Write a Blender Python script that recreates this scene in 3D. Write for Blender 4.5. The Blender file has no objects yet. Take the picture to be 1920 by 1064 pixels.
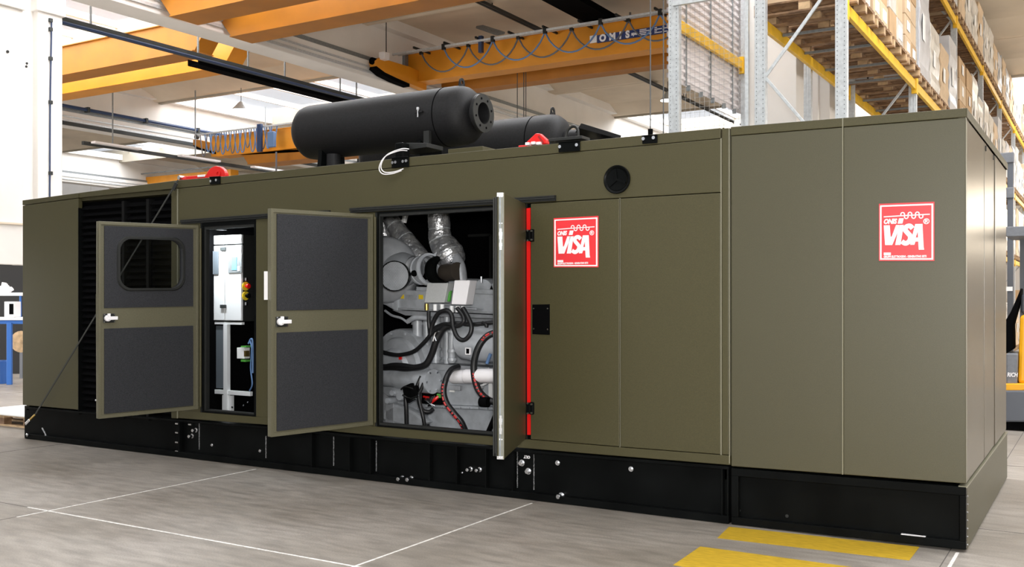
import bpy, bmesh, math, random
from mathutils import Vector, Matrix
random.seed(7)
S = bpy.context.scene
COL = S.collection

# ------------------------------------------------------------------ camera
FOC = 1851.0            # focal length in pixels of a 1920 px wide frame
HOR = 560.0             # horizon row
YAW = math.radians(31.06)
CX, CY, CZ = 0.763, -6.865, 1.62
cam = bpy.data.cameras.new('camera')
cam.sensor_width = 36.0
cam.lens = FOC / 1920 * 36.0
cam.shift_y = (HOR - 532) / 1920
cam.clip_end = 300
camo = bpy.data.objects.new('camera', cam)
camo.location = (CX, CY, CZ)
camo.rotation_euler = (math.pi / 2, 0, YAW)
COL.objects.link(camo)
S.camera = camo

# ------------------------------------------------------------------ world, lights, exposure
w = bpy.data.worlds.new('world'); S.world = w; w.use_nodes = True
bg = w.node_tree.nodes['Background']
bg.inputs[0].default_value = (0.93, 0.96, 1.0, 1); bg.inputs[1].default_value = 0.8
S.view_settings.view_transform = 'Standard'
S.view_settings.look = 'None'
S.view_settings.exposure = 0.0
S.view_settings.gamma = 1.0
S.view_settings.use_curve_mapping = False
try:
    S.cycles.max_bounces = 8; S.cycles.diffuse_bounces = 4; S.cycles.sample_clamp_indirect = 6
except Exception: pass

def area(name, loc, size, energy, color=(1, 1, 1), rot=(0, 0, 0), sy=None):
    l = bpy.data.lights.new(name, 'AREA'); l.energy = energy; l.color = color
    l.shape = 'RECTANGLE'; l.size = size; l.size_y = sy or size
    o = bpy.data.objects.new(name, l); o.location = loc; o.rotation_euler = rot
    COL.objects.link(o); return o

# skylight strips of the roof: (x0, x1, y0, y1)
SKY = [(-27.0, -15.9, 5.6, 10.0), (-27.0, -15.9, 15.8, 20.9), (-27.0, -15.9, 26.5, 30.5),
       (-14.6, 12.0, -7.5, -2.5), (-14.6, 12.0, 2.0, 7.0), (-14.6, 12.0, 26.2, 31.0),  # first two are unseen strips added to light enclosure, girder and racks
       (-40.0, -28.2, 2.0, 6.0), (-40.0, -28.2, 21.0, 24.5)]
SKYP = [1500, 1400, 1400, 1750, 4500, 4300, 1200, 1200]
for (x0, x1, y0, y1), e in zip(SKY, SKYP):
    area('skylight_daylight', ((x0 + x1) / 2, (y0 + y1) / 2, 9.05), x1 - x0, e, (1.0, 0.99, 0.97), sy=y1 - y0)
# added fill light from behind the camera, no gate is built there
area('front_fill_light', (4.5, -14.5, 3.4), 11.0, 330, (1.0, 0.985, 0.95), (math.radians(82), 0, math.radians(24)), sy=5.4)
# two added fill lights standing in for daylight from the left
area('left_fill_light', (-15.3, -6.0, 2.7), 6.0, 30, (1.0, 0.98, 0.95), (math.radians(76), 0, math.radians(-38)), sy=4.4)
area('left_bay_fill_light', (-24.0, -5.0, 4.0), 9.0, 2000, (1.0, 0.98, 0.95), (math.radians(68), 0, math.radians(-48)), sy=7.0)
area('right_fill_light', (16.8, 17.0, 2.6), 9.0, 1500, (1.0, 0.97, 0.92), (math.radians(90), 0, math.radians(90)), sy=4.6)  # added light for a sheen on the end face, wall has no opening
area('back_reflection_light', (5.5, 44.5, 5.4), 9.0, 700, (1.0, 0.86, 0.68), (math.radians(90), 0, math.radians(180)), sy=2.6)  # unseen warm light added for the reflection on the end face
# the camera's flash
area('camera_flash', (CX + 0.05, CY - 0.05, CZ + 0.28), 0.30, 300, (1.0, 0.97, 0.92), (math.radians(89), 0, YAW))

# ------------------------------------------------------------------ rays
sA, cA = math.sin(YAW), math.cos(YAW)
def ray(px, py):
    u = (px - 960) / FOC
    return Vector((-sA + u * cA, cA + u * sA, (HOR - py) / FOC))
CAM = Vector((CX, CY, CZ))
def onY(px, py, Y=0.0):
    d = ray(px, py); return CAM + d * ((Y - CY) / d.y)
def onX(px, py, X=0.0):
    d = ray(px, py); return CAM + d * ((X - CX) / d.x)
def onZ(px, py, Z=0.0):
    d = ray(px, py); return CAM + d * ((Z - CZ) / d.z)
def zAt(py, x, y):
    dep = -sA * (x - CX) + cA * (y - CY)
    return CZ + (HOR - py) / FOC * dep
def mpp(px, Y):
    d = ray(px, HOR); return (Y - CY) / d.y / FOC

# ------------------------------------------------------------------ materials
MATS = {}
def mat(name, col, rough=0.5, metal=0.0, nscale=0, namt=0.0, bump=0.0, bscale=200, spec=None, col2=None, coat=0, stretch=None, detail=4, obj_rand=0.0):
    if name in MATS: return MATS[name]
    m = bpy.data.materials.new(name); m.use_nodes = True
    nt = m.node_tree; N = nt.nodes; L = nt.links
    b = N['Principled BSDF']
    b.inputs['Base Color'].default_value = (*col, 1)
    b.inputs['Roughness'].default_value = rough
    b.inputs['Metallic'].default_value = metal
    if spec is not None: b.inputs['Specular IOR Level'].default_value = spec
    if coat: b.inputs['Coat Weight'].default_value = coat
    if nscale or bump:
        geo = N.new('ShaderNodeNewGeometry')
        src = geo.outputs['Position']
        if stretch:
            mp = N.new('ShaderNodeMapping'); mp.inputs['Scale'].default_value = stretch
            L.new(src, mp.inputs['Vector']); src = mp.outputs['Vector']
    if nscale:
        n = N.new('ShaderNodeTexNoise'); n.inputs['Scale'].default_value = nscale; n.inputs['Detail'].default_value = detail
        L.new(src, n.inputs['Vector'])
        r = N.new('ShaderNodeMapRange'); r.inputs['From Min'].default_value = .3; r.inputs['From Max'].default_value = .7
        L.new(n.outputs['Fac'], r.inputs['Value'])
        mx = N.new('ShaderNodeMix'); mx.data_type = 'RGBA'
        c2 = col2 or tuple(max(0, c * (1 - namt)) for c in col)
        c1 = col if col2 else tuple(min(1, c * (1 + namt)) for c in col)
        mx.inputs['A'].default_value = (*c1, 1); mx.inputs['B'].default_value = (*c2, 1)
        L.new(r.outputs['Result'], mx.inputs['Factor']); out = mx.outputs['Result']
        L.new(out, b.inputs['Base Color'])
    if bump:
        n2 = N.new('ShaderNodeTexNoise'); n2.inputs['Scale'].default_value = bscale; n2.inputs['Detail'].default_value = 3
        L.new(src, n2.inputs['Vector'])
        bp = N.new('ShaderNodeBump'); bp.inputs['Strength'].default_value = bump; bp.inputs['Distance'].default_value = 0.002
        L.new(n2.outputs['Fac'], bp.inputs['Height']); L.new(bp.outputs['Normal'], b.inputs['Normal'])
    MATS[name] = m; return m

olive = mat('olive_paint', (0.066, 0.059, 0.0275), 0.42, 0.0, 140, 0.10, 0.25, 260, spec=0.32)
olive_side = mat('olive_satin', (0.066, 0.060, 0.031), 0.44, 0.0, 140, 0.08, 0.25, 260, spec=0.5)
doorpale = mat('door_paint_lit', (0.125, 0.117, 0.075), 0.4, 0.0, 140, 0.12, 0.25, 260, spec=.5)  # same olive made paler, daylight on the open doors painted in
olive_lit = mat('olive_lit_edge', (0.22, 0.21, 0.15), 0.35)  # paler olive, highlights on edges and seams painted in
blackp = mat('black_paint', (0.0045, 0.005, 0.005), 0.30, 0, 3, 0.3, 0.1, 60, spec=0.05)
blackm = mat('matt_black', (0.003, 0.003, 0.0033), 0.9, spec=.03)
silencer_m = mat('silencer_black', (0.011, 0.011, 0.012), 0.6, 0, 60, .25, 0.25, 150, spec=0.26)
grillep = mat('grille_black', (0.006, 0.006, 0.0062), 0.6, spec=.1)
rubber = mat('rubber_gasket', (0.020, 0.021, 0.020), 0.5, spec=.3)
lining = mat('dark_lining', (0.033, 0.034, 0.038), 0.85, 0, 150, 0.35, 0.5, 220, spec=0.2)
chrome = mat('zinc_steel', (0.75, 0.76, 0.78), 0.25, 1.0)
weldm = mat('bare_weld', (0.55, 0.55, 0.56), 0.45, 0.6, 90, .6)
galv = mat('galvanised', (0.60, 0.63, 0.65), 0.42, 0.35, 25, 0.12)
galv_dark = mat('galvanised_dark', (0.25, 0.27, 0.28), 0.5, 0.4, 25, 0.15)
red = mat('red_paint', (0.75, 0.012, 0.010), 0.35)
signred = mat('sign_red', (0.80, 0.045, 0.055), 0.35, nscale=3, namt=.05)
white = mat('white_print', (0.92, 0.90, 0.92), 0.4)
whitep = mat('white_plastic', (0.85, 0.86, 0.86), 0.3)
engine_m = mat('engine_grey', (0.46, 0.485, 0.52), 0.36, 0.1, 12, 0.14, 0.25, 90, spec=0.6)
engine_d = mat('engine_grey_dark', (0.36, 0.375, 0.40), 0.42, 0.1, 14, 0.2, 0.25, 90)
foil = mat('silver_lagging', (0.74, 0.76, 0.82), 0.30, 0.75, 12, 0.35, 1.0, 26)
for n_ in foil.node_tree.nodes:
    if n_.type == 'BUMP': n_.inputs['Distance'].default_value = .012
cable = mat('black_cable', (0.012, 0.012, 0.013), 0.4)
hose_red = mat('hose_red_print', (0.55, 0.03, 0.03), 0.5)
brass = mat('brass', (0.6, 0.42, 0.12), 0.3, 0.9)
brownpipe = mat('brown_pipe', (0.06, 0.048, 0.038), 0.55, .2)
greybox = mat('grey_box', (0.46, 0.47, 0.47), 0.4, 0, 60, .05)
green = mat('green_board', (0.08, 0.35, 0.05), 0.5)
yellowlab = mat('yellow_label', (0.85, 0.62, 0.03), 0.4)
crane_y = mat('crane_yellow', (0.74, 0.29, 0.012), 0.45, 0, 1.2, 0.10)
crane_o = mat('crane_yellow_shaded', (0.43, 0.158, 0.005), 0.5, 0, 1.5, 0.12)  # crane yellow darkened, shade on the girders painted in
rackyel = mat('rack_yellow', (0.85, 0.50, 0.02), 0.45, 0, 6, 0.12)
concrete_w = mat('white_concrete', (0.88, 0.85, 0.81), 0.8, 0, 0.8, 0.06, 0.15, 20)
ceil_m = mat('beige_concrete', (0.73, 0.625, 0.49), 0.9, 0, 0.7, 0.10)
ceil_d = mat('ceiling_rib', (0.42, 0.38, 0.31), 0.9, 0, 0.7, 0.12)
tray_m = mat('dark_tray', (0.03, 0.035, 0.035), 0.6)
bluepipe = mat('blue_pipe', (0.02, 0.045, 0.12), 0.4)
bluecable = mat('blue_cable', (0.12, 0.22, 0.42), 0.5)
greycable = mat('grey_cable', (0.14, 0.14, 0.16), 0.6)
wood = mat('pallet_wood', (0.36, 0.22, 0.12), 0.85, 0, 9, 0.35, 0.3, 60, col2=(0.16, 0.09, 0.05))
wood2 = mat('pallet_wood_pale', (0.55, 0.38, 0.22), 0.85, 0, 9, 0.3, 0.3, 60)
kraft = mat('cardboard', (0.50, 0.33, 0.18), 0.8, 0, 3, 0.12)
kraft2 = mat('cardboard_pale', (0.62, 0.46, 0.30), 0.8, 0, 3, 0.12)
wrap = mat('film_wrapped_carton', (0.72, 0.68, 0.62), 0.25, 0, 5, 0.18, 0.6, 25)
wrapg = mat('grey_wrapped_crate', (0.60, 0.60, 0.62), 0.3, 0, 4, 0.10, 0.6, 20)
paper = mat('paper_label', (0.88, 0.87, 0.85), 0.6)
bluep = mat('bench_blue', (0.03, 0.14, 0.48), 0.4)
benchtop = mat('bench_top', (0.75, 0.78, 0.80), 0.4)
darkroom = mat('dark_board', (0.015, 0.015, 0.016), 0.8)
fork_y = mat('truck_yellow', (0.88, 0.42, 0.01), 0.35)
fork_g = mat('truck_grey', (0.10, 0.11, 0.13), 0.4)
fork_l = mat('truck_mid_grey', (0.17, 0.18, 0.20), 0.4, 0, 20, .1)
tape_y = mat('yellow_floor_paint', (0.56, 0.36, 0.022), 0.6, 0, 14, 0.15, stretch=(1, 3, 1))
jointm = mat('pale_joint', (0.72, 0.70, 0.67), 0.8, 0, 30, 0.25)
navy = mat('navy_board', (0.02, 0.04, 0.16), 0.5)
cabm = mat('cabinet_steel', (0.88, 0.90, 0.92), 0.30, 0.1)
screen_m = mat('display_grey', (0.12, 0.14, 0.16), 0.15)
bluegl = mat('display_blue', (0.15, 0.35, 0.55), 0.2)
corr = mat('corrugated_sheet', (0.78, 0.74, 0.75), 0.6, 0, 1, .05)
wire = mat('steel_wire', (0.10, 0.10, 0.10), 0.5, 0.5)
meshwire = mat('mesh_wire', (0.42, 0.42, 0.42), 0.5, 0.4)
strapm = mat('strap_grey', (0.035, 0.036, 0.032), 0.7)

def glass_mat():
    m = bpy.data.materials.new('window_glass'); m.use_nodes = True
    nt = m.node_tree; N = nt.nodes; L = nt.links; N.clear()
    o = N.new('ShaderNodeOutputMaterial'); g = N.new('ShaderNodeBsdfGlossy'); g.inputs['Roughness'].default_value = .02
    t = N.new('ShaderNodeBsdfTransparent'); t.inputs[0].default_value = (.8, .82, .82, 1)
    f = N.new('ShaderNodeFresnel'); f.inputs[0].default_value = 1.5
    x = N.new('ShaderNodeMixShader'); L.new(f.outputs[0], x.inputs[0]); L.new(t.outputs[0], x.inputs[1]); L.new(g.outputs[0], x.inputs[2])
    L.new(x.outputs[0], o.inputs[0]); return m
glass = glass_mat()
def pane_mat():
    m = bpy.data.materials.new('skylight_pane'); m.use_nodes = True
    nt = m.node_tree; N = nt.nodes; L = nt.links; N.clear()
    o = N.new('ShaderNodeOutputMaterial'); d = N.new('ShaderNodeBsdfDiffuse'); d.inputs[0].default_value = (.9, .9, .9, 1)
    t = N.new('ShaderNodeBsdfTransparent'); t.inputs[0].default_value = (.97, .98, 1, 1)
    x = N.new('ShaderNodeMixShader'); x.inputs[0].default_value = .15
    L.new(t.outputs[0], x.inputs[1]); L.new(d.outputs[0], x.inputs[2]); L.new(x.outputs[0], o.inputs[0]); return m
pane = pane_mat()
def floor_mat():
    m = bpy.data.materials.new('concrete_floor'); m.use_nodes = True
    nt = m.node_tree; N = nt.nodes; L = nt.links; b = N['Principled BSDF']
    geo = N.new('ShaderNodeNewGeometry')
    def noise(sc, det, stretch=(1, 1, 1)):
        mp = N.new('ShaderNodeMapping'); mp.inputs['Scale'].default_value = stretch
        mp.inputs['Rotation'].default_value = (0, 0, 0.5)
        L.new(geo.outputs['Position'], mp.inputs['Vector'])
        n = N.new('ShaderNodeTexNoise'); n.inputs['Scale'].default_value = sc; n.inputs['Detail'].default_value = det
        L.new(mp.outputs[0], n.inputs['Vector']); return n.outputs['Fac']
    n1 = noise(0.55, 6, (1, 1.6, 1)); n2 = noise(7, 8, (0.5, 2.2, 1)); n3 = noise(90, 4)
    r1 = N.new('ShaderNodeValToRGB'); r1.color_ramp.elements[0].position = .32; r1.color_ramp.elements[1].position = .68
    r1.color_ramp.elements[0].color = (0.245, 0.216, 0.182, 1); r1.color_ramp.elements[1].color = (0.395, 0.362, 0.325, 1)
    L.new(n1, r1.inputs[0])
    r2 = N.new('ShaderNodeValToRGB'); r2.color_ramp.elements[0].position = .3; r2.color_ramp.elements[1].position = .62
    r2.color_ramp.elements[0].color = (.62, .62, .62, 1); r2.color_ramp.elements[1].color = (1.04, 1.04, 1.04, 1)
    L.new(n2, r2.inputs[0])
    mx = N.new('ShaderNodeMix'); mx.data_type = 'RGBA'; mx.blend_type = 'MULTIPLY'; mx.inputs['Factor'].default_value = .8
    L.new(r1.outputs[0], mx.inputs['A']); L.new(r2.outputs[0], mx.inputs['B'])
    r3 = N.new('ShaderNodeValToRGB'); r3.color_ramp.elements[0].position = .3; r3.color_ramp.elements[1].position = .7
    r3.color_ramp.elements[0].color = (.86, .86, .86, 1); r3.color_ramp.elements[1].color = (1.1, 1.1, 1.1, 1)
    L.new(n3, r3.inputs[0])
    m2 = N.new('ShaderNodeMix'); m2.data_type = 'RGBA'; m2.blend_type = 'MULTIPLY'; m2.inputs['Factor'].default_value = 1
    L.new(mx.outputs['Result'], m2.inputs['A']); L.new(r3.outputs[0], m2.inputs['B'])
    L.new(m2.outputs['Result'], b.inputs['Base Color'])
    rr = N.new('ShaderNodeMapRange'); rr.inputs['To Min'].default_value = .32; rr.inputs['To Max'].default_value = .62
    L.new(n2, rr.inputs['Value']); L.new(rr.outputs[0], b.inputs['Roughness'])
    b.inputs['Specular IOR Level'].default_value = .4
    return m
floor_m = floor_mat()

# ------------------------------------------------------------------ mesh helpers
class MB:
    def __init__(s): s.v = []; s.f = []; s.sm = []
    def add(s, vs, fs, smooth=False):
        o = len(s.v); s.v += [tuple(p) for p in vs]
        for f in fs: s.f.append([i + o for i in f]); s.sm.append(smooth)
        return s
    def box(s, x0, x1, y0, y1, z0, z1):
        vs = [(x, y, z) for z in (z0, z1) for y in (y0, y1) for x in (x0, x1)]
        return s.add(vs, [(0, 2, 3, 1), (4, 5, 7, 6), (0, 1, 5, 4), (2, 6, 7, 3), (0, 4, 6, 2), (1, 3, 7, 5)])
    def obox(s, c, ax, ay, az):
        c = Vector(c); ax = Vector(ax); ay = Vector(ay); az = Vector(az)
        vs = [c + ax * i + ay * j + az * k for k in (-1, 1) for j in (-1, 1) for i in (-1, 1)]
        return s.add(vs, [(0, 2, 3, 1), (4, 5, 7, 6), (0, 1, 5, 4), (2, 6, 7, 3), (0, 4, 6, 2), (1, 3, 7, 5)])
    def prism(s, pts, vec):
        n = len(pts); vec = Vector(vec)
        a = [Vector(p) for p in pts]; b = [p + vec for p in a]
        fs = [tuple(range(n)), tuple(range(2 * n - 1, n - 1, -1))]
        fs += [(i, (i + 1) % n + 0, (i + 1) % n + n, i + n) for i in range(n)]
        return s.add(a + b, fs)
    def bar(s, p0, p1, wdt, hgt, up=(0, 0, 1)):
        p0 = Vector(p0); p1 = Vector(p1); d = p1 - p0; L_ = d.length / 2; d.normalize()
        up = Vector(up)
        if abs(d.dot(up)) > .98: up = Vector((0, 1, 0))
        r = d.cross(up).normalized(); u = r.cross(d).normalized()
        return s.obox((p0 + p1) / 2, d * L_, r * wdt / 2, u * hgt / 2)
    def tube(s, pts, r, n=8, closed_caps=True, rr=None):
        pts = [Vector(p) for p in pts]; rings = []
        t0 = (pts[1] - pts[0]).normalized()
        ref = Vector((0, 0, 1)) if abs(t0.z) < .9 else Vector((1, 0, 0))
        u = t0.cross(ref).normalized()
        for i, p in enumerate(pts):
            t = (pts[min(i + 1, len(pts) - 1)] - pts[max(i - 1, 0)]).normalized()
            u = (u - t * u.dot(t)).normalized(); v = t.cross(u)
            q = rr[i] if rr else r
            rings.append([p + (u * math.cos(a) + v * math.sin(a)) * q for a in [2 * math.pi * k / n for k in range(n)]])
        vs = [p for rg in rings for p in rg]; fs = []
        for i in range(len(rings) - 1):
            for k in range(n):
                fs.append((i * n + k, i * n + (k + 1) % n, (i + 1) * n + (k + 1) % n, (i + 1) * n + k))
        s.add(vs, fs, True)
        if closed_caps:
            s.add(rings[0], [tuple(range(n - 1, -1, -1))]); s.add(rings[-1], [tuple(range(n))])
        return s
    def cyl(s, p0, p1, r, n=16, r1=None):
        return s.tube([p0, p1], r, n, rr=[r, r1 if r1 is not None else r])
    def lathe(s, o, d, prof, n=32, ripple=None):
        """prof: list of (distance along axis, radius)"""
        o = Vector(o); d = Vector(d).normalized()
        ref = Vector((0, 0, 1)) if abs(d.z) < .9 else Vector((1, 0, 0))
        u = d.cross(ref).normalized(); v = d.cross(u); vs = []; fs = []
        for h, r in prof:
            for k in range(n):
                a = 2 * math.pi * k / n
                vs.append(o + d * h + (u * math.cos(a) + v * math.sin(a)) * max(r, 1e-4))
        for i in range(len(prof) - 1):
            for k in range(n):
                fs.append((i * n + k, i * n + (k + 1) % n, (i + 1) * n + (k + 1) % n, (i + 1) * n + k))
        return s.add(vs, fs, True)
    def build(s, name, m, parent=None, bevel=0.0, auto=True):
        me = bpy.data.meshes.new(name); me.from_pydata(s.v, [], s.f)
        bm = bmesh.new(); bm.from_mesh(me)
        bmesh.ops.remove_doubles(bm, verts=bm.verts, dist=1e-6)
        bmesh.ops.recalc_face_normals(bm, faces=bm.faces)
        bm.to_mesh(me); bm.free()
        if any(s.sm):
            if len(me.polygons) == len(s.sm):
                me.polygons.foreach_set('use_smooth', s.sm)
            try: me.set_sharp_from_angle(angle=math.radians(40))
            except Exception: pass
        me.materials.append(m)
        o = bpy.data.objects.new(name, me); COL.objects.link(o)
        if parent is not None: o.parent = parent; o.matrix_parent_inverse = pinv(parent)
        if bevel:
            b = o.modifiers.new('bevel', 'BEVEL'); b.width = bevel; b.segments = 2; b.limit_method = 'ANGLE'; b.angle_limit = math.radians(40)
        return o
def wmat(o):
    M = Matrix.LocRotScale(o.location, o.rotation_euler, o.scale)
    if o.parent: M = wmat(o.parent) @ o.matrix_parent_inverse @ M
    return M
def pinv(p): return wmat(p).inverted()
def tag(o, label=None, cat=None, group=None, kind=None):
    if label: o['label'] = label
    if cat: o['category'] = cat
    if group: o['group'] = group
    if kind: o['kind'] = kind
    return o
def thing(name, loc, label, cat, group=None):
    o = bpy.data.objects.new(name, None); o.location = loc; o.empty_display_size = .2; COL.objects.link(o)
    return tag(o, label, cat, group)
def struct(name, loc=(0, 0, 0)):
    o = bpy.data.objects.new(name, None); o.location = loc; COL.objects.link(o); o['kind'] = 'structure'; return o
def copy_tree(o, parent=None, delta=Vector((0, 0, 0))):
    c = o.copy(); COL.objects.link(c)
    if parent is not None: c.parent = parent
    for ch in list(o.children): copy_tree(ch, c)
    return c
def plate(pts, Y=0.0, th=0.03):
    """polygon given in picture points that lie on the plane Y, extruded backwards"""
    return MB().prism([onY(px, py, Y) for px, py in pts], (0, th, 0))
def text(name, s, size, m, parent, M, ext=0.001, shear=0.0, offset=0.0, sx=1.0, align='CENTER'):
    c = bpy.data.curves.new(name, 'FONT'); c.body = s; c.size = size; c.extrude = ext; c.shear = shear; c.offset = offset
    c.align_x = align; c.align_y = 'CENTER'; c.materials.append(m); c.resolution_u = 3
    tmp = bpy.data.objects.new('tmp_text', c); COL.objects.link(tmp)
    dg = bpy.context.evaluated_depsgraph_get(); dg.update()
    me = bpy.data.meshes.new_from_object(tmp.evaluated_get(dg)); me.name = name
    bpy.data.objects.remove(tmp); bpy.data.curves.remove(c)
    me.materials.clear(); me.materials.append(m)
    me.transform(M @ Matrix.Diagonal((sx, 1, 1, 1)))
    o = bpy.data.objects.new(name, me); COL.objects.link(o)
    o.parent = parent; o.matrix_parent_inverse = pinv(parent); return o
def smooth_path(pts, n=6):
    P = [Vector(p) for p in pts]; out = []
    for i in range(len(P) - 1):
        p0 = P[max(i - 1, 0)]; p1 = P[i]; p2 = P[i + 1]; p3 = P[min(i + 2, len(P) - 1)]
        for k in range(n):
            t = k / n
            out.append(.5 * ((2 * p1) + (p2 - p0) * t + (2 * p0 - 5 * p1 + 4 * p2 - p3) * t * t + (3 * p1 - p0 - 3 * p2 + p3) * t ** 3))
    out.append(P[-1]); return out

# ================================================================== THE HALL
fl = struct('floor')
MB().box(-48, 22, -22, 50, -0.2, 0).build('floor_slab', floor_m, fl)
jy = onZ(660, 1062).y
jx = onZ(1798, 1033).x
darkj = mat('dark_joint', (0.13, 0.12, 0.11), .9)
def joint(x0, x1, y0, y1, m, h=.0016): MB().box(x0, x1, y0, y1, -.01, h).build('joint', m, fl)
xa_, xb_, xc_ = onZ(283, 920).x, onZ(830, 1004).x, jx
for k in range(-5, 14):
    y = jy + 3.02 * k
    joint(-45, 20, y - .003, y + .003, darkj)
for k in range(-13, 6):
    x = xb_ + 3.03 * k
    joint(x - .003, x + .003, -20, 46, darkj)
joint(onZ(52, 952).x, 3, jy - .008, jy + .008, jointm, .002)
joint(xa_ - .007, xa_ + .007, jy - .25, -.1, jointm, .0022)
joint(xb_ - .007, xb_ + .007, jy - 1.5, -.1, jointm, .0022)
joint(xc_ - .010, xc_ + .010, -2.2, -.02, jointm, .0022)

ce = struct('ceiling')
BAYS = [(-27.0, -15.9, 0), (-14.6, 14.0, 1), (-42.0, -28.2, 2)]
def in_sky(x0, y0, y1):
    for a, b, c, d in SKY:
        if abs(a - x0) < 2.5 and y0 < d - .01 and y1 > c + .01: return True
    return False
ZC = 8.6
tile_w = 5.2
for x0, x1, bi in BAYS:
    sk = sorted([(c, d) for a, b, c, d in SKY if abs(a - x0) < 2.5])
    y = -12.0; segs = []
    for c, d in sk + [(46, 46)]:
        if c > y: segs.append((y, c))
        y = d
    for a, b in segs:
        n = max(1, round((b - a) / tile_w)); st = (b - a) / n
        for k in range(n):
            ya = a + k * st; yb = ya + st
            pr = [(ya + .015, ZC - .30), (ya + .22, ZC - .30), (ya + .95, ZC), (yb - .95, ZC), (yb - .22, ZC - .30), (yb - .015, ZC - .30), (yb - .015, ZC + .16), (ya + .015, ZC + .16)]
            MB().prism([(x0 - .35, p, q) for p, q in pr], (x1 - x0 + .7, 0, 0)).build('roof_tile', ceil_m, ce)
    for c, d in sk:
        np_ = 6 if bi != 1 else 10
        for k in range(np_):
            xa = x0 + (x1 - x0) * k / np_; xb = x0 + (x1 - x0) * (k + 1) / np_
            MB().box(xa + .04, xb - .04, c, d, ZC + .24, ZC + .26).build('skylight_pane', pane, ce)
            MB().box(xa - .04, xa + .04, c, d, ZC + .1, ZC + .27).build('glazing_bar', concrete_w, ce)
        # upstands on both sides of the strip
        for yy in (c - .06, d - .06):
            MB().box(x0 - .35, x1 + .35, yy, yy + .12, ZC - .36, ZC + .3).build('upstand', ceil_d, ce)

# runway beams along Y on columns
def ybeam(x, y0, y1, nm):
    e = struct(nm, (x, y0, 7))
    MB().box(x - .02, x + .62, y0, y1, 7.0, 7.42).build('rail_beam', concrete_w, e, .02)
    MB().box(x + .12, x + .50, y0, y1, 7.42, 8.4).build('roof_girder', concrete_w, e)
    MB().box(x - .1, x + .75, y0, y1, 8.34, 8.6).build('girder_flange', concrete_w, e)
    MB().box(x + .51, x + .60, y0, y1, 7.42, 7.52).build('crane_rail', galv_dark, e)
    MB().box(x + .63, x + .67, y0, y1, 7.10, 7.16).build('conductor_rail', galv, e)
    MB().box(x + .63, x + .66, y0, y1, 7.24, 7.28).build('conductor_rail', galv, e)
    return e
b1x = onZ(690, 161, 7.0).x
b2x = onZ(118, 240, 7.0).x
ybeam(b1x, -12, 46, 'concrete_beam')
ybeam(b2x, -12, 46, 'concrete_beam')
ybeam(b2x - 13.5, -12, 46, 'concrete_beam')
rb_ = struct('concrete_beam', (-4.3, 10, 7))
MB().box(-4.45, -4.15, -12, 46, 6.4, 6.85).build('rail_beam', concrete_w, rb_)

def column(x0, x1, y0, y1, ztop=7.0, corbel=True):
    e = struct('concrete_column', ((x0 + x1) / 2, (y0 + y1) / 2, 0))
    MB().box(x0, x1, y0, y1, 0, ztop - (.42 if corbel else 0)).build('shaft', concrete_w, e, .03)
    if corbel: MB().box(x0 - .06, x1 + .06, y0 - .06, y1 + .03, ztop - .42, ztop).build('corbel', concrete_w, e, .02)
    return e
# column in the middle (behind the silencer)
cy0 = onX(785, 200, b1x).y
column(b1x, b1x + .62, cy0, cy0 + .75, 7.0, False)
# near left pillar
xp1 = b1x + .55
py0, py1 = onX(71, 300, xp1).y, onX(118, 300, xp1).y
pyr = Vector((xp1, py1 - .5, 0))
pl = struct('concrete_column', (b1x + .2, (py0 + py1) / 2, 0))
MB().box(xp1 - .25, xp1, py0, py1, 0, 6.75).build('shaft', concrete_w, pl, .03)
MB().box(b1x - .08, xp1 + .05, py0 - .04, py1 + .03, zAt(33, xp1, py1), 7.0).build('corbel', concrete_w, pl, .02)
# conduit on the near left pillar
cn = thing('conduit', onX(95, 372, xp1 + .02), 'thin blue vertical conduit pipe clipped to the near white pillar', 'pipe')
MB().tube([onX(97, 38, xp1 + .02), onX(94, 200, xp1 + .02), Vector((xp1 + .02, onX(92, 372, xp1 + .02).y, .0))], .013, 8).build('pipe_run', bluepipe, cn)
for py in (38, 55, 110, 192, 325):
    p = onX(95, py, xp1 + .02); MB().box(p.x - .025, p.x + .02, p.y - .03, p.y + .03, p.z - .03, p.z + .03).build('clamp', tray_m, cn)

# ================================================================== GENERATOR ENCLOSURE
def seam(px): return 560 - .05746 * (px + 2112)            # row of the seam under the top fascia
def lerp_line(px, pts):
    for (a, b), (c, d) in zip(pts, pts[1:]):
        if px <= c: break
    return b + (d - b) * (px - a) / (c - a)
TOPL = [(42, 376), (147, 362), (334, 338), (425, 330.5), (766, 295), (960, 277), (1351, 240)]
UNDL = [(42, 385), (147, 371), (331.6, 353.4), (460, 340.6), (766, 312), (900, 300.8), (1351, 259.4)]
RAILT = [(331, 770), (480, 782), (715, 801), (993, 824.8), (1184, 841), (1369, 855)]
RAILB = [(44, 761), (147, 770), (325, 785), (504, 798.5), (680, 816), (929, 837.3), (1100, 852), (1370, 874)]
BOT = [(46, 824), (130, 835), (325, 858), (504, 881), (680, 903), (1000, 942), (1300, 979), (1370, 986)]
T = lambda px: lerp_line(px, TOPL)
U = lambda px: lerp_line(px, UNDL)
RT = lambda px: lerp_line(px, RAILT)
RB = lambda px: lerp_line(px, RAILB)
BT = lambda px: lerp_line(px, BOT)
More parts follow.
